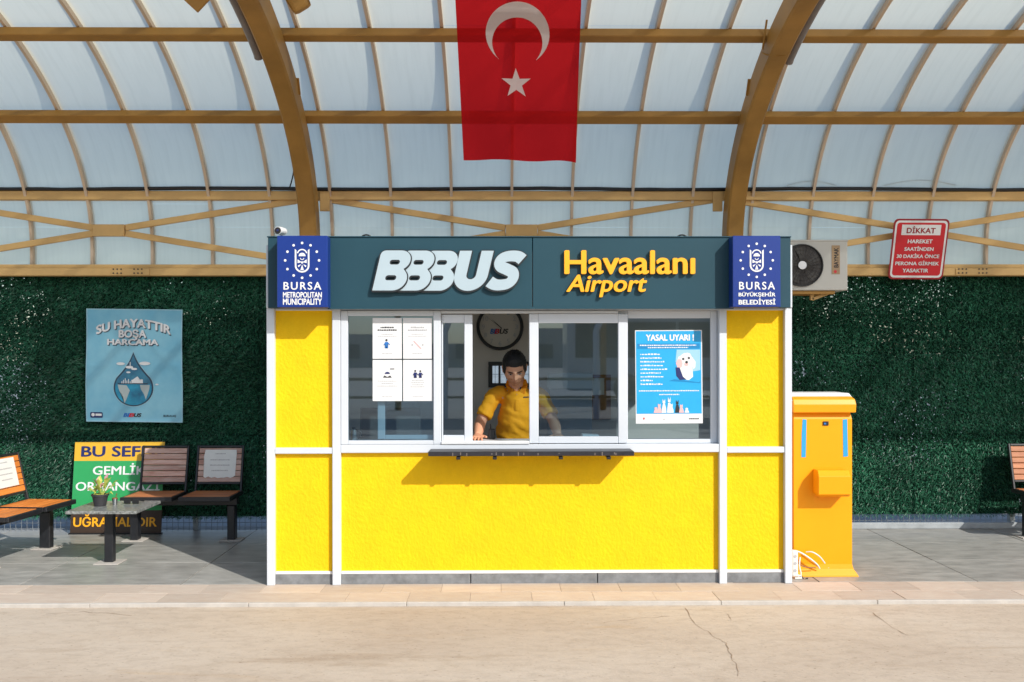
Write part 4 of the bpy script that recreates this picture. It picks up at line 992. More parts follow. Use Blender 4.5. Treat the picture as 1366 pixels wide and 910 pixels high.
# ------------------------------------------------------------------ benches
def slatbox(X0, X1, Y0, Y1, Z0, Z1, name, m, par, mtx=None):
    b = MB(); b.box(X0, X1, Y0, Y1, Z0, Z1, .003, mtx); return b.build(name, m, par)
def make_bench(wood_seat, wood_back, label, n=2):
    t = thing('bench', label, 'bench', (0, 0, 0), 'slatted benches on the platform')
    half = .48 * n / 2
    b = MB(); b.box(-half + .02, half - .02, -.02, .05, .30, .36, .004); b.build('crossbeam', 'black_steel', t)
    for sx_ in (-half + .07, half - .07):
        b = MB(); b.box(sx_ - .032, sx_ + .032, -.03, .06, .004, .30, .006); l = b.build('leg', 'black_steel', t)
        b = MB(); b.box(sx_ - .09, sx_ + .09, -.07, .10, .0005, .008, .002); b.build('base_plate', 'kerb_stone', l)
    for k in range(n):
        cx_ = (k - (n - 1) / 2) * .48; w = .215
        b = MB(); zt_ = .375
        b.box(cx_ - w, cx_ + w, -.215, -.185, zt_ - .015, zt_ + .022, .004); b.box(cx_ - w, cx_ + w, .185, .21, zt_ - .015, zt_ + .018, .004)
        b.box(cx_ - w, cx_ - w + .02, -.184, .184, zt_ - .015, zt_ + .02, .003); b.box(cx_ + w - .02, cx_ + w, -.184, .184, zt_ - .015, zt_ + .02, .003)
        b.box(cx_ - .02, cx_ + .02, -.18, .18, .3605, zt_ - .004); b.build('seat_frame', 'black_steel', t)
        for j in range(5):
            y0 = -.180 + j * .073; slatbox(cx_ - w + .0215, cx_ + w - .0215, y0, y0 + .066, zt_ + .001, zt_ + .023, 'seat_slat', wood_seat, t)
        # the back leans away from the sitter
        lean = Matrix.Translation((0, .20, zt_ + .03)) @ Matrix.Rotation(math.radians(-13), 4, 'X')
        b = MB(); bw_ = .205
        b.box(cx_ - bw_, cx_ - bw_ + .018, -.015, .012, -.04, .385, .003, lean); b.box(cx_ + bw_ - .018, cx_ + bw_, -.015, .012, -.04, .385, .003, lean)
        b.box(cx_ - bw_ + .0185, cx_ + bw_ - .0185, -.014, .011, .366, .384, .003, lean); b.box(cx_ - bw_ + .0185, cx_ + bw_ - .0185, -.014, .011, .045, .062, .003, lean)
        b.build('back_frame', 'black_steel', t)
        for j in range(6): slatbox(cx_ - bw_ + .019, cx_ + bw_ - .019, -.010, .006, .0645 + j * .0502, .0645 + j * .0502 + .0455, 'back_slat', wood_back, t, lean)
    return t, lean
bB, lean = make_bench('wood_slat', 'wood_slat_sheen', 'slatted bench facing forward between the information board and the kiosk')
def back_sheet(cx_, u0, u1, v0, v1, label, bench_mtx, torn):
    """a sheet of paper fixed on a back; built where it stays"""
    mt = bench_mtx @ lean
    f = lambda u, v, d=0.: mt @ Vector((cx_ + u, -.0105 - d, v))
    P = [(u0, v0), (u1, v0), (u1, v1), (u0, v1)]
    if torn:
        P = [(u0, v0 + .012)]; k = 0
        while k < 10: P.append((u0 + (u1 - u0) * (k + .5) / 10, v0 + (.012 if k % 2 else -.004) * random.random())); k += 1
        P += [(u1, v0 + .02), (u1 + .003, v1 - .03), (u1, v1), (u0 + .004, v1), (u0 - .006, v1 - .06), (u0 + .004, v1 - .12)]
    t = thing('paper_sheet', label, 'notice', f(0, v0), 'paper notices on the bench backs')
    b = MB(); b.poly(f, P, .0025, .0015); bmesh.ops.triangulate(b.b, faces=b.b.faces); b.build('sheet', 'paper_worn', t)
    h = v1 - v0
    lines(f, t, (u0 + u1) / 2, [v0 + h * .84, v0 + h * .62, v0 + h * .43, v0 + h * .24], [.09, .17, .17, .14], .010, 'print_grey', .0032)
    return t
bpB = Matrix.Translation((-2.70, 8.26, 0)); bB.matrix_world = bpB; 
bB.location = (-2.70, 8.26, 0)
back_sheet(.24, -.135, .14, .10, .345, 'torn grey sheet on the bench back nearest the kiosk', bpB, True)
bA, _ = make_bench('wood_slat_sunlit', 'wood_slat_sunlit', 'sunlit orange slatted bench seen from its end at the left')
mA = Matrix.Translation((-3.735, 7.53, 0)) @ Matrix.Rotation(math.radians(84), 4, 'Z')
bA.location = (-3.735, 7.53, 0); bA.rotation_euler = (0, 0, math.radians(84))
back_sheet(.24, -.16, .115, .12, .35, 'white sheet on the back of the sunlit left bench', mA, False)
bC, _ = make_bench('wood_slat', 'wood_slat', 'slatted bench cut by the right edge near the hedge')
bC.location = (4.945, 8.26, 0)

# ------------------------------------------------------------------ table, plant, bits
t = thing('low_table', 'low square table with speckled stone top on one steel leg', 'table', (-2.97, 7.38, 0))
b = MB(); b.box(-3.20, -2.68, 7.14, 7.66, .405, .428, .003); o = b.build('table_top', 'granite', t)
b = MB(); b.box(-3.0, -2.935, 7.35, 7.415, .004, .40, .006); l = b.build('leg', 'black_steel', t)
b = MB(); b.box(-3.06, -2.875, 7.29, 7.475, .0005, .008, .002); b.build('base_plate', 'kerb_stone', l)
b = MB(); b.box(-3.1, -2.84, 7.25, 7.53, .39, .4045, .002); b.build('top_bracket', 'black_steel', t)
pc = Vector((-3.05, 7.40, .428))
t = thing('potted_plant', 'small yellow green plant in a dark pot on the low table', 'plant', pc)
b = MB(); n = 20
R_ = [(.043, 0), (.058, .075), (.064, .076), (.064, .09), (.056, .09), (.054, .07)]
rings = [[b.b.verts.new(pc + Vector((r * math.cos(2 * PI * k / n), r * math.sin(2 * PI * k / n), z + .001))) for k in range(n)] for r, z in R_]
for A, B in zip(rings, rings[1:]):
    for k in range(n): b.b.faces.new((A[k], A[(k + 1) % n], B[(k + 1) % n], B[k]))
b.b.faces.new(rings[0][::-1]); b.build('pot', 'pot_grey', t, smooth=40)
b = MB(); b.poly(lambda u, v, d: pc + Vector((u, v, .078)), circ(0, 0, .056, 16)); b.build('soil', 'soil', t, fix=False)
rs = random.Random(5)
for k in range(34):
    a = rs.uniform(0, 2 * PI); el = rs.uniform(.35, 1.35); ln = rs.uniform(.06, .17); base_ = pc + Vector((rs.uniform(-.02, .02), rs.uniform(-.02, .02), .078))
    d = Vector((math.cos(a) * math.cos(el), math.sin(a) * math.cos(el), math.sin(el)))
    side = d.cross(Vector((0, 0, 1))).normalized(); tip = base_ + d * ln; drp = Vector((0, 0, -.03 * math.cos(el)))
    if k < 14:
        b = MB(); b.tube([base_, base_ + d * ln * .5, tip + drp * .4], [.0025, .002, .0015], 5); b.build('stem', 'leaf_lime', t)
    b = MB(); w_ = rs.uniform(.013, .024); c1 = base_ + d * ln * .55; c2 = base_ + d * ln * .85 + Vector((0, 0, .006)); c3 = base_ + d * ln * 1.15 + drp
    vs = [b.b.verts.new(p) for p in (c1, c2 + side * w_, c3, c2 - side * w_, c2 + Vector((0, 0, -.006)))]
    b.b.faces.new((vs[0], vs[1], vs[4])); b.b.faces.new((vs[1], vs[2], vs[4])); b.b.faces.new((vs[2], vs[3], vs[4])); b.b.faces.new((vs[3], vs[0], vs[4]))
    b.build('leaf', 'leaf_pink' if k % 6 == 0 else 'leaf_lime', t, fix=False)
q = at(176, 671, 7.5)
t = thing('sunglasses', 'dark sunglasses lying on the low table', 'glasses', (q.x, 7.5, .4285))
for s in (-1, 1):
    b = MB(); b.box(q.x + s * .032 - .026, q.x + s * .032 + .026, 7.48, 7.492, .43, .462, .005); b.build('lens', 'black', t)
    b = MB(); b.beam((q.x + s * .06, 7.49, .455), (q.x + s * .055, 7.60, .434), .004, .006); b.build('arm', 'black', t)
b = MB(); b.box(q.x - .008, q.x + .008, 7.483, 7.489, .448, .454); b.build('bridge', 'black', t)
q = at(153, 664, 7.45)
t = thing('soft_drink_cup', 'small metal cup with dark rim beside the plant on the table', 'cup', (q.x, 7.45, .4285))
b = MB(); b.tube([(q.x, 7.45, .4285), (q.x, 7.45, .475)], [.016, .021], 14); b.build('cup', 'chrome', t, smooth=40)
b = MB(); b.tube([(q.x, 7.45, .475), (q.x, 7.45, .481)], [.022, .020], 14); b.tube([(q.x + .005, 7.45, .48), (q.x + .016, 7.45, .515)], .003, 6); b.build('rim', 'brown_board', t, smooth=40)
q = gpt(308, 716)
b = MB(); b.tube([(q.x, q.y, .001), (q.x + .004, q.y, .075)], [.024, .031], 14); o = b.build('paper_cup', 'paper', None, (q.x, q.y, 0), smooth=40); tag(o, 'white paper cup on the floor beside the bench leg', 'cup')

# ------------------------------------------------------------------ orange cabinet
CYF = 6.84
def ox(px): return at(px, 0, CYF).x
def oz(py): return EYE + (HOR - py) * CYF / FPX
t = thing('barrier_cabinet', 'orange metal cabinet with blue tape strips right of the kiosk', 'cabinet', (ox(1098), CYF, 0))
X0, X1 = ox(1058.5), ox(1136.5)
def loft(secs, m, name, par, bev=0):
    """stack of rectangles (x0, x1, y0, y1, z)"""
    b = MB(); A = []
    for x0, x1, y0, y1, z in secs: A.append([b.b.verts.new(p) for p in ((x0, y0, z), (x1, y0, z), (x1, y1, z), (x0, y1, z))])
    for P1, P2 in zip(A, A[1:]):
        for k in range(4): b.b.faces.new((P1[k], P1[(k + 1) % 4], P2[(k + 1) % 4], P2[k]))
    b.b.faces.new(A[0][::-1]); b.b.faces.new(A[-1])
    if bev: bmesh.ops.bevel(b.b, geom=list(b.b.edges), offset=bev, segments=2, affect='EDGES', profile=.6, clamp_overlap=True)
    return b.build(name, m, par)
D = .34
loft([(X0 - .035, X1 + .035, CYF - .035, CYF + D, .001), (X0 - .03, X1 + .03, CYF - .03, CYF + D, .016), (X0 - .008, X1 + .008, CYF - .008, CYF + D, .05), (X0, X1, CYF, CYF + D, .085), (X0, X1, CYF, CYF + D, oz(560)), (X0 + .008, X1 - .008, CYF + .022, CYF + D, oz(549.5))], 'cab_orange', 'body', t, .003)
loft([(X0 - .012, X1 + .016, CYF - .035, CYF + D + .02, oz(551)), (X0 - .012, X1 + .016, CYF - .042, CYF + D + .02, oz(540)), (X0 - .012, X1 + .012, CYF - .025, CYF + D + .02, oz(533)), (X0 - .0, X1 + .0, CYF + .07, CYF + D, oz(529.5) + .012)], 'cab_cap', 'lid', t, .006)
bx0, bx1 = ox(1084), ox(1126); 
loft([(bx0 + .012, bx1 - .006, CYF - .105, CYF - .001, oz(661)), (bx0, bx1, CYF - .13, CYF - .001, oz(657.5)), (bx0, bx1, CYF - .13, CYF - .001, oz(634)), (bx0 + .004, bx1 - .004, CYF - .095, CYF - .001, oz(626.5))], 'cab_orange', 'hinge_box', t, .003)
f = flat(CYF)
fill(f, [(ox(1068.8), oz(611)), (ox(1074.6), oz(611)), (ox(1075.8), oz(560.5)), (ox(1070.5), oz(560)), (ox(1069.2), oz(580))], 'tape_blue', t, 'tape', .002)
fill(f, [(ox(1124.6), oz(610.5)), (ox(1131), oz(610)), (ox(1130), oz(560)), (ox(1124), oz(560.5))], 'tape_blue', t, 'tape', .002)
b = MB(); b.box(ox(1097.5), ox(1105), CYF - .006, CYF - .001, oz(568.5), oz(563)); k_ = b.build('lock', 'black', t)
b = MB(); b.box(ox(1098.8), ox(1101.5), CYF - .0075, CYF - .0062, oz(567), oz(565)); b.build('keyhole', 'print_blue', k_)
fill(f, rect(ox(1086), ox(1111), oz(764), oz(757.5)), 'print_black', t, 'plate', .004)
fill(f, [(ox(1086.5), oz(763.6)), (ox(1098), oz(763.6)), (ox(1100), oz(760)), (ox(1088), oz(760.5))], 'tape_blue', t, 'plate_mark', .006)
fill(f, [(ox(1103), oz(761)), (ox(1108), oz(762.4)), (ox(1109), oz(760)), (ox(1104), oz(758.6))], 'print_white', t, 'plate_mark', .006)
loft([(X0 - .014, X1 + .014, CYF - .0275, CYF + D + .022, oz(535.5)), (X0 - .003, X1 + .003, CYF + .068, CYF + D + .004, oz(529.5) + .020)], 'paper', 'lid_top_glare', t, .004)  # white sheet paints the strong sun on top of the lid
# white cables and socket strip
def cable(ptspx, r, Y, m, lab, cat='cable'):
    P = [at(a, c, Y + dy) for a, c, dy in ptspx]
    Q = []
    for i in range(len(P) - 1):
        p0, p1, p2, p3 = P[max(i - 1, 0)], P[i], P[i + 1], P[min(i + 2, len(P) - 1)]
        for k in range(5):
            s = k / 5; Q.append(.5 * ((2 * p1) + (p2 - p0) * s + (2 * p0 - 5 * p1 + 4 * p2 - p3) * s * s + (3 * p1 - p0 - 3 * p2 + p3) * s ** 3))
    Q.append(P[-1]); b = MB(); b.tube(Q, r, 6); o = b.build('cable', m, None, Q[0], smooth=True); tag(o, lab, cat)
cable([(1056, 734.5, 0), (1066, 737, -.01), (1078, 744, -.02), (1089, 753, -.02), (1093, 759, -.005)], .006, CYF - .03, 'cable_white', 'white cable curving from the kiosk post to the cabinet plate')
cable([(1075, 737, 0), (1083, 737, -.02), (1093, 743, -.025), (1100, 752, -.01)], .005, CYF - .03, 'cable_white', 'short white cable loop on the front of the orange cabinet')
cable([(1067, 744, 0), (1066, 755, -.02), (1068, 768, -.03), (1060, 771, -.03)], .005, CYF - .03, 'cable_white', 'white cable hanging straight down beside the socket strip')
cable([(1059, 742, 0), (1065, 752, -.01), (1074, 757, -.02), (1088, 758, -.01)], .004, CYF - .035, 'brown_board', 'thin brown cable behind the white ones by the orange cabinet')
cable([(1069, 769, 0), (1072, 774, -.03), (1077, 772, -.02)], .006, CYF - .06, 'rubber_black', 'short black cable end on the paving by the cabinet')
q = at(1059, 752, CYF - .07)
t = thing('socket_strip', 'white socket strip standing against the kiosk corner', 'socket', (q.x, CYF - .07, .001))
b = MB(); b.box(q.x - .02, q.x + .024, CYF - .09, CYF - .055, .015, .20, .012); b.build('casing', 'cable_white', t)
b = MB(); b.tube([(q.x + .002, CYF - .075, .03), (q.x + .045, CYF - .085, .02), (q.x + .05, CYF - .085, .006), (q.x + .0, CYF - .09, .006)], .006, 6); b.build('lead', 'cable_white', t, smooth=True)
for z in (.06, .11, .16):
    b = MB(); b.cyl((q.x + .002, CYF - .0925, z), (q.x + .002, CYF - .0905, z), .011, 12); b.build('outlet', 'print_grey', t)

# ------------------------------------------------------------------ air conditioner
AY = 8.0
a0 = at(1131, 388, AY); a1 = at(1131, 321, AY); ax1 = a0.x; ax0 = ax1 - .70; az0, az1 = a0.z, a1.z
t = thing('air_conditioner', 'beige outdoor air conditioner unit behind the kiosk corner', 'air conditioner', (ax0 + .35, AY + .12, az0))
b = MB(); b.box(ax0, ax1, AY, AY + .26, az0, az1, .010); b.build('casing', 'ac_beige', t)
b = MB(); b.box(ax0 - .004, ax1 + .004, AY - .004, AY + .264, az1 - .012, az1 + .003, .003); b.build('lid', 'ac_beige', t)
fc = at(1070, 354.5, AY - .006); fr_ = 27.5 * AY / FPX; f = board((fc.x, AY - .004, fc.z), (1, 0, 0), (0, 0, 1))
b = MB(); b.poly(f, circ(0, 0, fr_, 40), .0); b.build('fan_recess', 'ac_dark', t, fix=False)
b = MB(); n = 40
prev = None
for r, d in ((fr_ * 1.04, 0), (fr_ * 1.03, .014), (fr_ * .985, .014), (fr_ * .97, .001)):
    ring = [b.b.verts.new(f(r * math.cos(2 * PI * k / n), r * math.sin(2 * PI * k / n), d)) for k in range(n)]
    if prev:
        for k in range(n): b.b.faces.new((prev[k], prev[(k + 1) % n], ring[(k + 1) % n], ring[k]))
    prev = ring
b.build('ring', 'black', t, smooth=True)
for k in range(5):
    a = k * 2 * PI / 5 + .3
    P = [(fr_ * r * math.cos(a + s), fr_ * r * math.sin(a + s)) for r, s in ((.18, 0), (.5, -.22), (.93, -.1), (.93, .45), (.5, .35), (.18, .5))]
    fill(f, P, 'ac_blade', t, 'fan_blade', .002 + .0004 * k)
b = MB()
for k in range(30):
    a = k * 2 * PI / 30; b.tube([f(fr_ * .18 * math.cos(a), fr_ * .18 * math.sin(a), .012), f(fr_ * .98 * math.cos(a + .25), fr_ * .98 * math.sin(a + .25), .010)], .0016, 4)
for r in (.35, .55, .75, .9): b.tube([f(fr_ * r * math.cos(2 * PI * k / 32), fr_ * r * math.sin(2 * PI * k / 32), .0125) for k in range(33)], .0013, 4, False)
b.build('guard', 'ac_dark', t)
b = MB(); b.poly(f, circ(0, 0, fr_ * .2, 20), .018, .004); b.build('hub', 'cam_white', t)
lp0 = at(1109.5, 366.5, AY - .001); lp1 = at(1120.5, 328, AY - .001); fL = flat(AY - .0005)
fill(fL, rect(lp0.x, lp1.x, lp0.z, lp1.z), 'ac_label', t, 'label', .002)
vf = board((lp1.x - .012, AY - .003, lp1.z - .012), (0, 0, -1), (1, 0, 0))
vf2 = lambda u, v, d=0.: Vector((lp1.x - .014 - v, AY - .003 - d, lp0.z + .055 + u))
text('BAYMAK', vf2, .0, .165, -.002, .036, 'print_black', t, d=.0, bold=.03)
fill(fL, circ(lp0.x + .03, lp0.z + .022, .013, 10), 'print_red', t, 'label_mark', .003)
b = MB(); b.box(xr + .002, ax1 - .1, AY + .20, AY + .24, az0 - .03, az0 - .001, .003); b.box(xr + .002, ax1 - .1, AY + .02, AY + .06, az0 - .03, az0 - .001, .003); b.build('support_rail', 'steel_tan', t)
pA = at(1083, 400, AY + .1); pB = at(1112, 389, AY + .1)
b = MB(); b.beam(pA, pB, .03, .025, bev=.003); b.beam(pA + Vector((0, .0, -.005)), pA + Vector((0, .0, .07)), .03, .03, bev=.002, up=(0, 1, 0)); b.build('bracket', 'steel_tan_pale', t)

# ------------------------------------------------------------------ red warning sign
YW = FEN - .14
wbl = at(1184.5, 373, YW); wtl = at(1193.5, 292.5, YW - .14); wbr = at(1257.5, 373.5, YW)
ux = (wbr - wbl); Wd = ux.length; uz = Vector((0, -.14, 0)) + Vector((0, 0, wtl.z - wbl.z)); Hh = uz.length
f = board(wbl, ux, uz); t = thing('warning_sign', 'red warning sign headed DİKKAT fixed on the canopy beam at the right', 'sign', wbl)
Wf = lambda u, v, d=.002: f(u * Wd, v * Hh, d) + Vector((u * 0 + v * (wtl.x - wbl.x), 0, 0))
def rr(m_, r): return rrect(m_, 1 - m_, m_, 1 - m_, r)
b = MB(); b.poly(Wf, rr(0, .08), 0, -.006); b.build('plate', 'sign_rim', t)
fill(Wf, rr(.028, .07), 'print_white', t, 'border', .001); fill(Wf, rr(.062, .05), 'sign_red', t, 'field', .002)
fill(Wf, rect(.15, .855, .735, .905), 'print_white', t, 'heading_panel', .003)
text('DİKKAT', Wf, .24, .76, .765, .885, 'sign_rim', t, d=.004, bold=.03)
for s, u0, u1, v0, v1 in (('HAREKET', .28, .73, .60, .665), ('SAATİNDEN', .235, .765, .475, .555), ('30 DAKİKA ÖNCE', .11, .885, .355, .435), ('PERONA GİRMEK', .10, .895, .235, .315), ('YASAKTIR', .245, .715, .115, .18)):
    text(s, Wf, u0, u1, v0, v1, 'print_white', t, d=.004, bold=.035)
for v in (.2, .8):
    b = MB(); q = Wf(.5, v, -.007); b.cyl(q, (q.x, FEN - .05, q.z), .008, 8); b.build('fixing', 'black_steel', t)

# ------------------------------------------------------------------ security camera
q = at(373, 308.5, F + .02)
t = thing('security_camera', 'small white security camera on the left roof corner of the kiosk', 'camera', (q.x, F + .02, 2.36))
b = MB(); b.tube([(q.x, F + .08, 2.36), (q.x, F + .08, q.z + .0)], .012, 10); b.build('mount', 'cam_white', t, smooth=True)
b = MB(); b.tube([(q.x + .012, F + .10, q.z + .01), (q.x + .006, F + .03, q.z + .006), (q.x, F - .03, q.z)], [.024, .027, .026], 18); b.build('housing', 'cam_white', t, smooth=40)
b = MB(); b.tube([(q.x, F - .031, q.z), (q.x, F - .04, q.z - .001)], [.023, .020], 18); ln = b.build('lens', 'black', t, smooth=40)
b = MB(); b.tube([(q.x, F - .0405, q.z), (q.x, F - .043, q.z)], [.008, .006], 12); b.build('glass', 'print_navy', ln)

# ------------------------------------------------------------------ the clerk
def remesh_obj(mb, name, m, parent, vox, smooth_it=3):
    me = mb.mesh(name); o = bpy.data.objects.new(name, me); COL.objects.link(o)
    r = o.modifiers.new('r', 'REMESH'); r.mode = 'VOXEL'; r.voxel_size = vox
    s = o.modifiers.new('s', 'SMOOTH'); s.iterations = smooth_it; s.factor = .5
    dg = bpy.context.evaluated_depsgraph_get(); dg.update(); me2 = bpy.data.meshes.new_from_object(o.evaluated_get(dg)); bpy.data.objects.remove(o)
    return link(name, me2, m, parent, smooth='all')
def rsegs(pts, k=4):
    """Catmull-Rom through (x, y, z, rx, ry)"""
    P = [np.array(p, float) for p in pts]; out = []
    for i in range(len(P) - 1):
        p0, p1, p2, p3 = P[max(i - 1, 0)], P[i], P[i + 1], P[min(i + 2, len(P) - 1)]
        for j in range(k):
            s = j / k; out.append(.5 * ((2 * p1) + (p2 - p0) * s + (2 * p0 - 5 * p1 + 4 * p2 - p3) * s * s + (3 * p1 - p0 - 3 * p2 + p3) * s ** 3))
    out.append(P[-1]); return out
def limb(b, pts, k=4, n=16):
    Q = rsegs(pts, k); b.tube([q[:3] for q in Q], [(max(.003, q[3]), max(.003, q[4])) for q in Q], n)
MX = at(690, 0, 7.28).x; MY = 7.28
man = thing('person', 'man in a yellow polo shirt leaning on the counter at the open kiosk window', 'person', (MX, MY, .12))
hd = at(686.5, 491.5, 7.13)                       # head centre
NECK = Vector((MX - .01, 7.23, 1.335))
def head_point(p):
    """p on the unit sphere, local: x right, y forward (towards the viewer), z up; returns metres"""
    x, y, z = p
    X = .0775 * x; Yv = .098 * y; Z = .119 * z
    if z < 0: X *= 1 - .20 * (-z) ** 1.5; Yv *= 1 - .05 * (-z)
    if y > 0 and z < .1: Yv += .012 * max(0, 1 - abs(x) * 1.6) * max(0, -z) ** .7 * 1.1       # jaw forward
    if y < 0 and z < -.3: Yv *= .72
    def gs(cx_, cz_, sx_, sz_, a): return a * math.exp(-((X - cx_) / sx_) ** 2 - ((Z - cz_) / sz_) ** 2) if y > 0 else 0
    Yv += gs(0, .026, .045, .010, .006)                      # brow ridge
    Yv -= gs(-.031, .008, .016, .012, .013) + gs(.031, .008, .016, .012, .013)   # sockets
    Yv += gs(-.045, -.022, .018, .018, .005) + gs(.045, -.022, .018, .018, .005)  # cheekbones
    Yv += gs(0, .012, .008, .018, .010) + gs(0, -.012, .009, .016, .017) + gs(0, -.024, .015, .008, .013)   # nose
    Yv += gs(0, -.050, .022, .006, .006) - gs(0, -.0575, .02, .0026, .005) + gs(0, -.064, .018, .006, .006) # lips
    Yv += gs(0, -.093, .018, .014, .009) - gs(0, -.078, .02, .006, .004)          # chin
    return Vector((X, Yv, Z))
HR = Matrix.Translation(hd) @ Matrix.Rotation(math.radians(-3), 4, 'Y') @ Matrix.Rotation(math.radians(31), 4, 'X') @ Matrix.Rotation(PI, 4, 'Z') @ Matrix.Scale(1.09, 4)
def hp(p): return HR @ head_point(p)
body = MB()
nu, nv = 96, 72
Vv = []
for j in range(1, nv):
    th = PI * j / nv; Vv.append([body.b.verts.new(hp((math.sin(th) * math.cos(2 * PI * i / nu), math.sin(th) * math.sin(2 * PI * i / nu), math.cos(th)))) for i in range(nu)])
tp_, bt_ = body.b.verts.new(hp((0, 0, 1))), body.b.verts.new(hp((0, 0, -1)))
for A, B in zip(Vv, Vv[1:]):
    for i in range(nu): body.b.faces.new((A[i], A[(i + 1) % nu], B[(i + 1) % nu], B[i]))
for i in range(nu): body.b.faces.new((tp_, Vv[0][(i + 1) % nu], Vv[0][i])); body.b.faces.new((bt_, Vv[-1][i], Vv[-1][(i + 1) % nu]))
for s in (-1, 1):   # ears
    c = HR @ Vector((s * .0775, -.008, -.002)); body.sphere(c, .03, 14, 10, (.28, .55, 1)); c2 = HR @ Vector((s * .080, -.012, .012)); body.sphere(c2, .018, 10, 8, (.5, .7, .9))
nk = HR @ Vector((0, -.03, -.06))
limb(body, [(nk.x, nk.y, nk.z, .058, .058), ((nk.x + NECK.x) / 2, (nk.y + NECK.y) / 2, (nk.z + NECK.z) / 2, .060, .062), (NECK.x, NECK.y + .01, NECK.z - .02, .078, .070), (MX, 7.28, 1.26, .12, .08)])
# torso, arms, legs of the body itself (mostly under the clothes)
limb(body, [(MX, 7.34, .88, .14, .10), (MX, 7.31, 1.02, .135, .10), (MX, 7.29, 1.15, .15, .095), (MX, 7.28, 1.26, .13, .08)], n=20)
shL = Vector((at(658, 530, 7.26).x, 7.27, at(658, 530, 7.26).z)); elL = Vector((at(641, 562, 7.18).x, 7.18, 1.075)); haL = Vector((at(637.5, 584, 6.97).x, 6.985, .992))
shR = Vector((at(721, 530, 7.26).x, 7.27, at(721, 530, 7.26).z)); elR = Vector((at(737.5, 557, 7.18).x, 7.18, 1.09)); haR = Vector((at(744, 577, 6.99).x, 7.0, .992))
for sh_, el_, ha_, s in ((shL, elL, haL, -1), (shR, elR, haR, 1)):
    mid = (sh_ + el_) / 2; m2_ = (el_ + ha_) / 2
    limb(body, [(sh_.x, sh_.y, sh_.z, .050, .050), (mid.x + s * .004, mid.y, mid.z, .046, .046), (el_.x, el_.y, el_.z, .041, .042), (m2_.x, m2_.y, m2_.z + .006, .042, .040), (ha_.x, ha_.y, ha_.z, .026, .030)])
    # hand: palm, four fingers curled over the counter edge, thumb from its side
    fwd = Vector((s * .05, -1, -.10)).normalized(); side = Vector((1, 0, 0)); dn = Vector((0, 0, -1))
    pal = ha_ + fwd * .05
    limb(body, [(ha_.x, ha_.y, ha_.z, .028, .020), (pal.x, pal.y, pal.z - .002, .041, .017), ((pal + fwd * .035).x, (pal + fwd * .035).y, pal.z - .006, .040, .014)], n=14)
    for q_, (off, ln_) in enumerate(((-.030, .062), (-.011, .072), (.009, .069), (.028, .054))):
        r0 = pal + fwd * .030 + side * off + Vector((0, 0, -.006)); spread = side * off * .18
        j1 = r0 + fwd * ln_ * .42 + spread + Vector((0, 0, .004)); j2 = j1 + fwd * ln_ * .30 + spread * .6 + dn * .010; j3 = j2 + fwd * ln_ * .22 + dn * .014
        limb(body, [(*r0, .0095, .0090), (*j1, .0088, .0085), (*j2, .0080, .0078), (*j3, .0068, .0066)], 3, 10)
    tside = side * (-s)
    r0 = pal - fwd * .020 + tside * .030; j1 = r0 + (fwd * .55 + tside * .75).normalized() * .030; j2 = j1 + (fwd * .9 + tside * .35).normalized() * .027
    limb(body, [(*r0, .014, .012), (*j1, .0105, .010), (*j2, .0085, .0082)], 3, 10)
for s in (-1, 1):
    limb(body, [(MX + s * .085, 7.35, .92, .085, .09), (MX + s * .095, 7.36, .72, .078, .082), (MX + s * .10, 7.35, .50, .055, .058), (MX + s * .105, 7.37, .34, .052, .055), (MX + s * .11, 7.38, .18, .036, .038)])
    limb(body, [(MX + s * .11, 7.40, .155, .034, .03), (MX + s * .115, 7.30, .150, .042, .028), (MX + s * .12, 7.21, .142, .036, .018)])
ob = remesh_obj(body, 'body', 'skin', man, .0042, 2)
# hair: cap over the back and top with a straight fringe line and short sides
hb = MB(); rs = random.Random(2)
def hair_edge(x, y, z):
    """>0 inside the hair; the value grows away from the hairline"""
    if y > 0.0:
        line = .50 - .10 * (abs(x) > .45) * (abs(x) - .45) / .3
        if abs(x) > .66: line = .50 - 2.6 * (abs(x) - .66)
        if abs(x) > .88: line = -.12
        return z - line
    return max(z - (-.20 - .35 * min(1, -y * 2)), 0 if y > -.2 else z + .66)
def hair_ok(x, y, z): return hair_edge(x, y, z) > 0
grid_ = {}
nu, nv = 90, 60
def hv(i, j):
    i %= nu
    if (i, j) not in grid_:
        th = PI * j / nv; x, y, z = math.sin(th) * math.cos(2 * PI * i / nu), math.sin(th) * math.sin(2 * PI * i / nu), math.cos(th)
        he = min(1, max(0, hair_edge(x, y, z) / .22)); k = 1.012 + he * (.075 + .03 * max(0, z) + .05 * max(0, 1 - abs(z - .55) * 2.2) * min(1, abs(x) * 1.4)) + .022 * pnoise(Vector((x, y, z)) * 8) * he + .012 * pnoise(Vector((x, y, z)) * 26) * he
        if abs(x) > .8 and z < .3: k = min(k, 1.03)
        grid_[(i, j)] = hb.b.verts.new(HR @ (head_point((x, y, z)) * k))
    return grid_[(i, j)]
for j in range(0, nv - 1):
    for i in range(nu):
        th = PI * (j + .5) / nv; a = 2 * PI * (i + .5) / nu; x, y, z = math.sin(th) * math.cos(a), math.sin(th) * math.sin(a), math.cos(th)
        if hair_ok(x, y, z + .03 * pnoise(Vector((x * 7, y * 7, 1)))):
            if j == 0: 
                vs = [hv(i, 1), hv(i + 1, 1)]; continue
            hb.b.faces.new((hv(i, j), hv(i, j + 1), hv(i + 1, j + 1), hv(i + 1, j)))
hb.b.faces.new([hv(i, 1) for i in range(nu)])
bmesh.ops.recalc_face_normals(hb.b, faces=hb.b.faces)
bmesh.ops.solidify(hb.b, geom=hb.b.faces[:], thickness=.009)
hb.build('hair', 'hair', man, smooth='all')
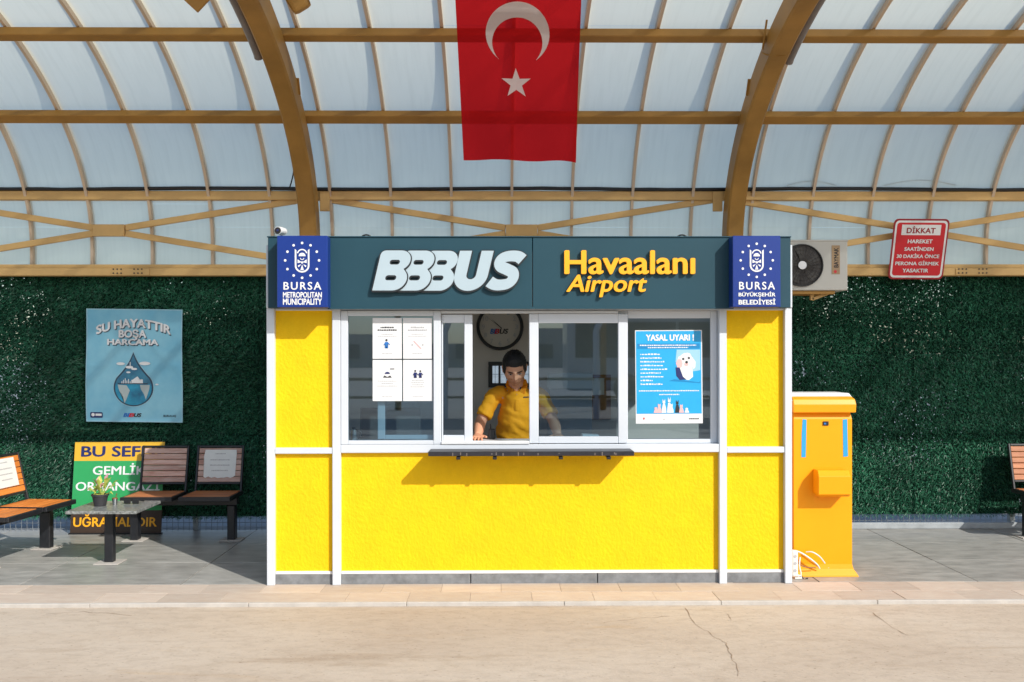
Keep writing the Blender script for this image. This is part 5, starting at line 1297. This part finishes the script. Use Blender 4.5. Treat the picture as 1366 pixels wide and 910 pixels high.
tb_ = MB(); rs = random.Random(9); hairverts = [v.co + ORG[man.name] for v in bpy.data.objects['hair'].data.vertices]; hc = HR @ Vector((0, 0, .01))
for k in range(900):
    p = rs.choice(hairverts); n_ = (p - hc).normalized(); d = (n_ + Vector((rs.uniform(-.5, .5), rs.uniform(-.7, .2), rs.uniform(-.2, .6)))).normalized(); sd = d.cross(Vector((rs.random(), rs.random(), rs.random()))).normalized() * .0022
    L_ = rs.uniform(.006, .014); tb_.b.faces.new([tb_.b.verts.new(q) for q in (p - n_ * .003 + sd, p - n_ * .003 - sd, p + d * L_)])
o = tb_.build('hair_tips', 'hair', man, fix=False); o['kind'] = 'stuff'
def face_patch(cx_, cz_, w, h, m_, name, rot=0., lift=.0018, n=12):
    b = MB(); P = []
    for k in range(n):
        a = 2 * PI * k / n; X = w * math.cos(a); Z = h * math.sin(a); X, Z = X * math.cos(rot) - Z * math.sin(rot), X * math.sin(rot) + Z * math.cos(rot)
        x = (cx_ + X) / .0745; z = (cz_ + Z) / .122; y = math.sqrt(max(.0, 1 - min(.98, x * x + z * z)))
        v = head_point((x, y, z)); P.append(b.b.verts.new(HR @ (v + Vector((0, lift, 0)))))
    b.b.faces.new(P); bmesh.ops.triangulate(b.b, faces=b.b.faces); return b.build(name, m_, man, fix=False)
for s in (-1, 1):
    face_patch(s * .030, .0255, .020, .0050, 'brow', 'eyebrow', s * -.10, .0035)
    face_patch(s * .030, .0050, .0125, .0026, 'eye_white', 'eye', 0, .0030); face_patch(s * .030, .0040, .0060, .0030, 'black', 'iris', 0, .0037)
    face_patch(s * .030, .0082, .0150, .0018, 'brow', 'eyelid', 0, .0036)
    face_patch(s * .0065, -.0315, .0038, .0020, 'skin_dark', 'nostril', 0, .0040, 8)
b = MB(); A = []
for j in range(9):
    row = []
    for i in range(17):
        a = math.radians(-62 + 124 * i / 16); zz = -.030 - .070 * j / 8
        zz += .012 * math.cos(a * 2.2) if j == 0 else 0
        z = zz / .119; c_ = math.sqrt(max(.02, 1 - z * z)); v = head_point((c_ * math.sin(a), c_ * math.cos(a), z)); row.append(b.b.verts.new(HR @ (v + Vector((0, .0022, 0)))))
    A.append(row)
for R1, R2 in zip(A, A[1:]):
    for i in range(16):
        if i in (6, 7, 8, 9) and R1 is A[0]: continue
        b.b.faces.new((R1[i], R1[i + 1], R2[i + 1], R2[i]))
b.build('stubble', 'stubble', man, smooth='all', fix=False)
face_patch(0, -.0585, .021, .0026, 'lip', 'mouth', 0, .0062, 14)
# shirt
sb_ = MB()
limb(sb_, [(MX - .014, 7.34, .84, .165, .125), (MX - .016, 7.31, .94, .166, .138), (MX - .014, 7.29, 1.04, .172, .142), (MX - .006, 7.28, 1.14, .190, .132), (MX, 7.28, 1.23, .200, .112), (MX, 7.28, 1.285, .172, .09), (MX - .004, 7.27, 1.345, .115, .075), (MX - .006, 7.25, 1.375, .080, .070)], n=36)
for sh_, el_, s in ((shL, elL, -1), (shR, elR, 1)):
    cf = sh_ + (el_ - sh_) * .80; inn = Vector((MX + s * .09, 7.28, 1.285))
    limb(sb_, [(*inn, .078, .062), (*(sh_ + Vector((-s * .012, 0, .010))), .068, .065), (*((sh_ + cf) / 2), .060, .060), (*cf, .062, .060)], n=20)
shirt = remesh_obj(sb_, 'polo_shirt', 'shirt', man, .007, 4)
dsp = bpy.data.textures.new('folds', 'CLOUDS'); dsp.noise_scale = .09; dsp.noise_depth = 1
for v in shirt.data.vertices:
    w_ = v.co + ORG[man.name]; a = pnoise(Vector((w_.x * 6, w_.y * 5, w_.z * 18 + w_.x * 9))); a = a + .5 * pnoise(Vector((w_.x * 22 + w_.z * 12, w_.y * 14, w_.z * 26))); v.co += v.normal * (.013 * a if w_.z < 1.22 else .006 * a)
# collar, placket, chest marks, all laid on the cloth
from mathutils.bvhtree import BVHTree
sv = shirt.data; bvh = BVHTree.FromPolygons([v.co + ORG[man.name] for v in sv.vertices], [tuple(p.vertices) for p in sv.polygons])
def on_shirt(x, z, off=.004, dflt=7.185):
    h = bvh.ray_cast(Vector((x, 6.7, z)), Vector((0, 1, 0)))[0]
    return Vector((x, min(h.y if h else dflt, dflt + .03) - off, z))
cx0 = MX - .006
for s in (-1, 1):
    b = MB(); Q = [(.070, 1.392), (.083, 1.350), (.056, 1.283), (.010, 1.305), (.030, 1.345), (.048, 1.385)]
    vs = [b.b.verts.new(on_shirt(cx0 + s * u, v, .010)) for u, v in Q]; b.b.faces.new((vs[0], vs[1], vs[4], vs[5])); b.b.faces.new((vs[1], vs[2], vs[3], vs[4]))
    bmesh.ops.solidify(b.b, geom=b.b.faces[:], thickness=.004); b.build('collar', 'shirt', man)
    b = MB(); Q = [(.048, 1.388), (.030, 1.348), (.012, 1.310), (.022, 1.305), (.041, 1.340), (.060, 1.385)]
    vs = [b.b.verts.new(on_shirt(cx0 + s * u, v, .017)) for u, v in Q]; b.b.faces.new((vs[0], vs[1], vs[4], vs[5])); b.b.faces.new((vs[1], vs[2], vs[3], vs[4]))
    bmesh.ops.solidify(b.b, geom=b.b.faces[:], thickness=.003); b.build('collar_band', 'shirt_dark', man)
b = MB(); Q = [(-.030, 1.352), (.030, 1.352), (.014, 1.31), (0, 1.275), (-.014, 1.31)]
b.b.faces.new([b.b.verts.new(on_shirt(cx0 + u, v, .008)) for u, v in Q]); b.build('neck_opening', 'skin', man, fix=False)
b = MB(); b.tube([on_shirt(cx0 + .002, z, .002) for z in (1.275, 1.24, 1.20, 1.165)], [(.014, .0025)] * 4, 8); b.build('placket', 'shirt', man)
tb = at(703, 530.5, 7.15)
for k in range(7):
    b = MB(); p = on_shirt(tb.x - .028 + k * .0085, tb.z, .002); b.box(p.x, p.x + .006, p.y - .001, p.y + .004, p.z, p.z + .008 + .002 * (k % 2)); b.build('chest_print', 'shirt_dark', man)
tb = at(671, 531, 7.15); p = on_shirt(tb.x, tb.z, .002)
b = MB(); b.poly(lambda u, v, d: p + Vector((u, 0, v)), circ(0, .004, .009, 12, ry=.013)); b.build('chest_crest', 'skin', man, fix=False)
t = thing('walkie_talkie', 'black walkie talkie standing on the counter by the left arm of the man', 'radio', (at(656, 0, 6.98).x, 6.98, .963))
wx = at(656, 0, 6.98).x
b = MB(); b.box(wx - .022, wx + .022, 6.965, 6.995, .963, 1.04, .005); b.build('casing', 'black', t)
b = MB(); b.tube([(wx - .008, 6.98, 1.04), (wx - .012, 6.98, 1.075)], [.006, .004], 8); b.build('antenna', 'black', t)

# ------------------------------------------------------------------ across the road: what the kiosk glass mirrors
oc = thing('opposite_canopy', 'steel canopy on the far side of the road mirrored in the kiosk glass', 'canopy', (0, -15, 0))
for X in (-9, -3, 3, 9, 15):
    b = MB(); b.tube([(X, -15, -.04), (X, -15, 2.6), (X, -14.2, 3.6), (X, -12.6, 4.3)], .09, 8); b.build('column', 'steel_tan', oc, smooth=True)
for X in (-5.2, -1.4, 2.4, 6.2):
    b = MB(); b.tube([(X, -11.0, -.02), (X, -11.0, 2.2), (X + .5, -11.0, 3.3), (X + 1.6, -11.0, 4.1), (X + 2.9, -11.0, 4.4)], .08, 8); b.build('arch', 'bus_white', oc, smooth=True)
b = MB(); b.box(-14, 18, -11.06, -10.94, .95, 1.02); b.box(-14, 18, -11.06, -10.94, .5, .56); b.build('handrail', 'steel_tan', oc)
b = MB(); b.box(-14, 18, -16, -12.4, 4.3, 4.42); b.build('roof', 'box_grey', oc)
bs = thing('parked_bus', 'white coach parked across the road mirrored in the kiosk glass', 'bus', (8, -21, 0))
b = MB(); b.box(2.3, 13.6, -22.8, -20.3, .35, 3.35, .12); b.build('body', 'bus_white', bs)
for k in range(6):
    b = MB(); b.box(2.6 + k * 1.8, 4.3 + k * 1.8, -20.297, -20.27, 1.5, 2.75, .01); b.build('window', 'far_glass', bs)
for X in (4.4, 11.2):
    b = MB(); b.cyl((X, -20.5, .46), (X, -20.25, .46), .48, 20); b.build('wheel', 'rubber_black', bs, smooth=40)
bd = thing('terminal_building', 'pale low building across the road mirrored in the kiosk glass', 'building', (-14, -120, 0))
b = MB(); b.box(-50, -16, -126, -120, -.04, 4.6); b.box(-16, 4, -127, -121, -.04, 3.3); b.box(4, 40, -126, -120, -.04, 5.4); b.build('wall', 'far_wall', bd)
for k in range(20):
    b = MB(); b.box(-48 + k * 3.8, -46 + k * 3.8, -119.99, -119.95, 1.2, 3.2); b.build('window', 'far_glass', bd)
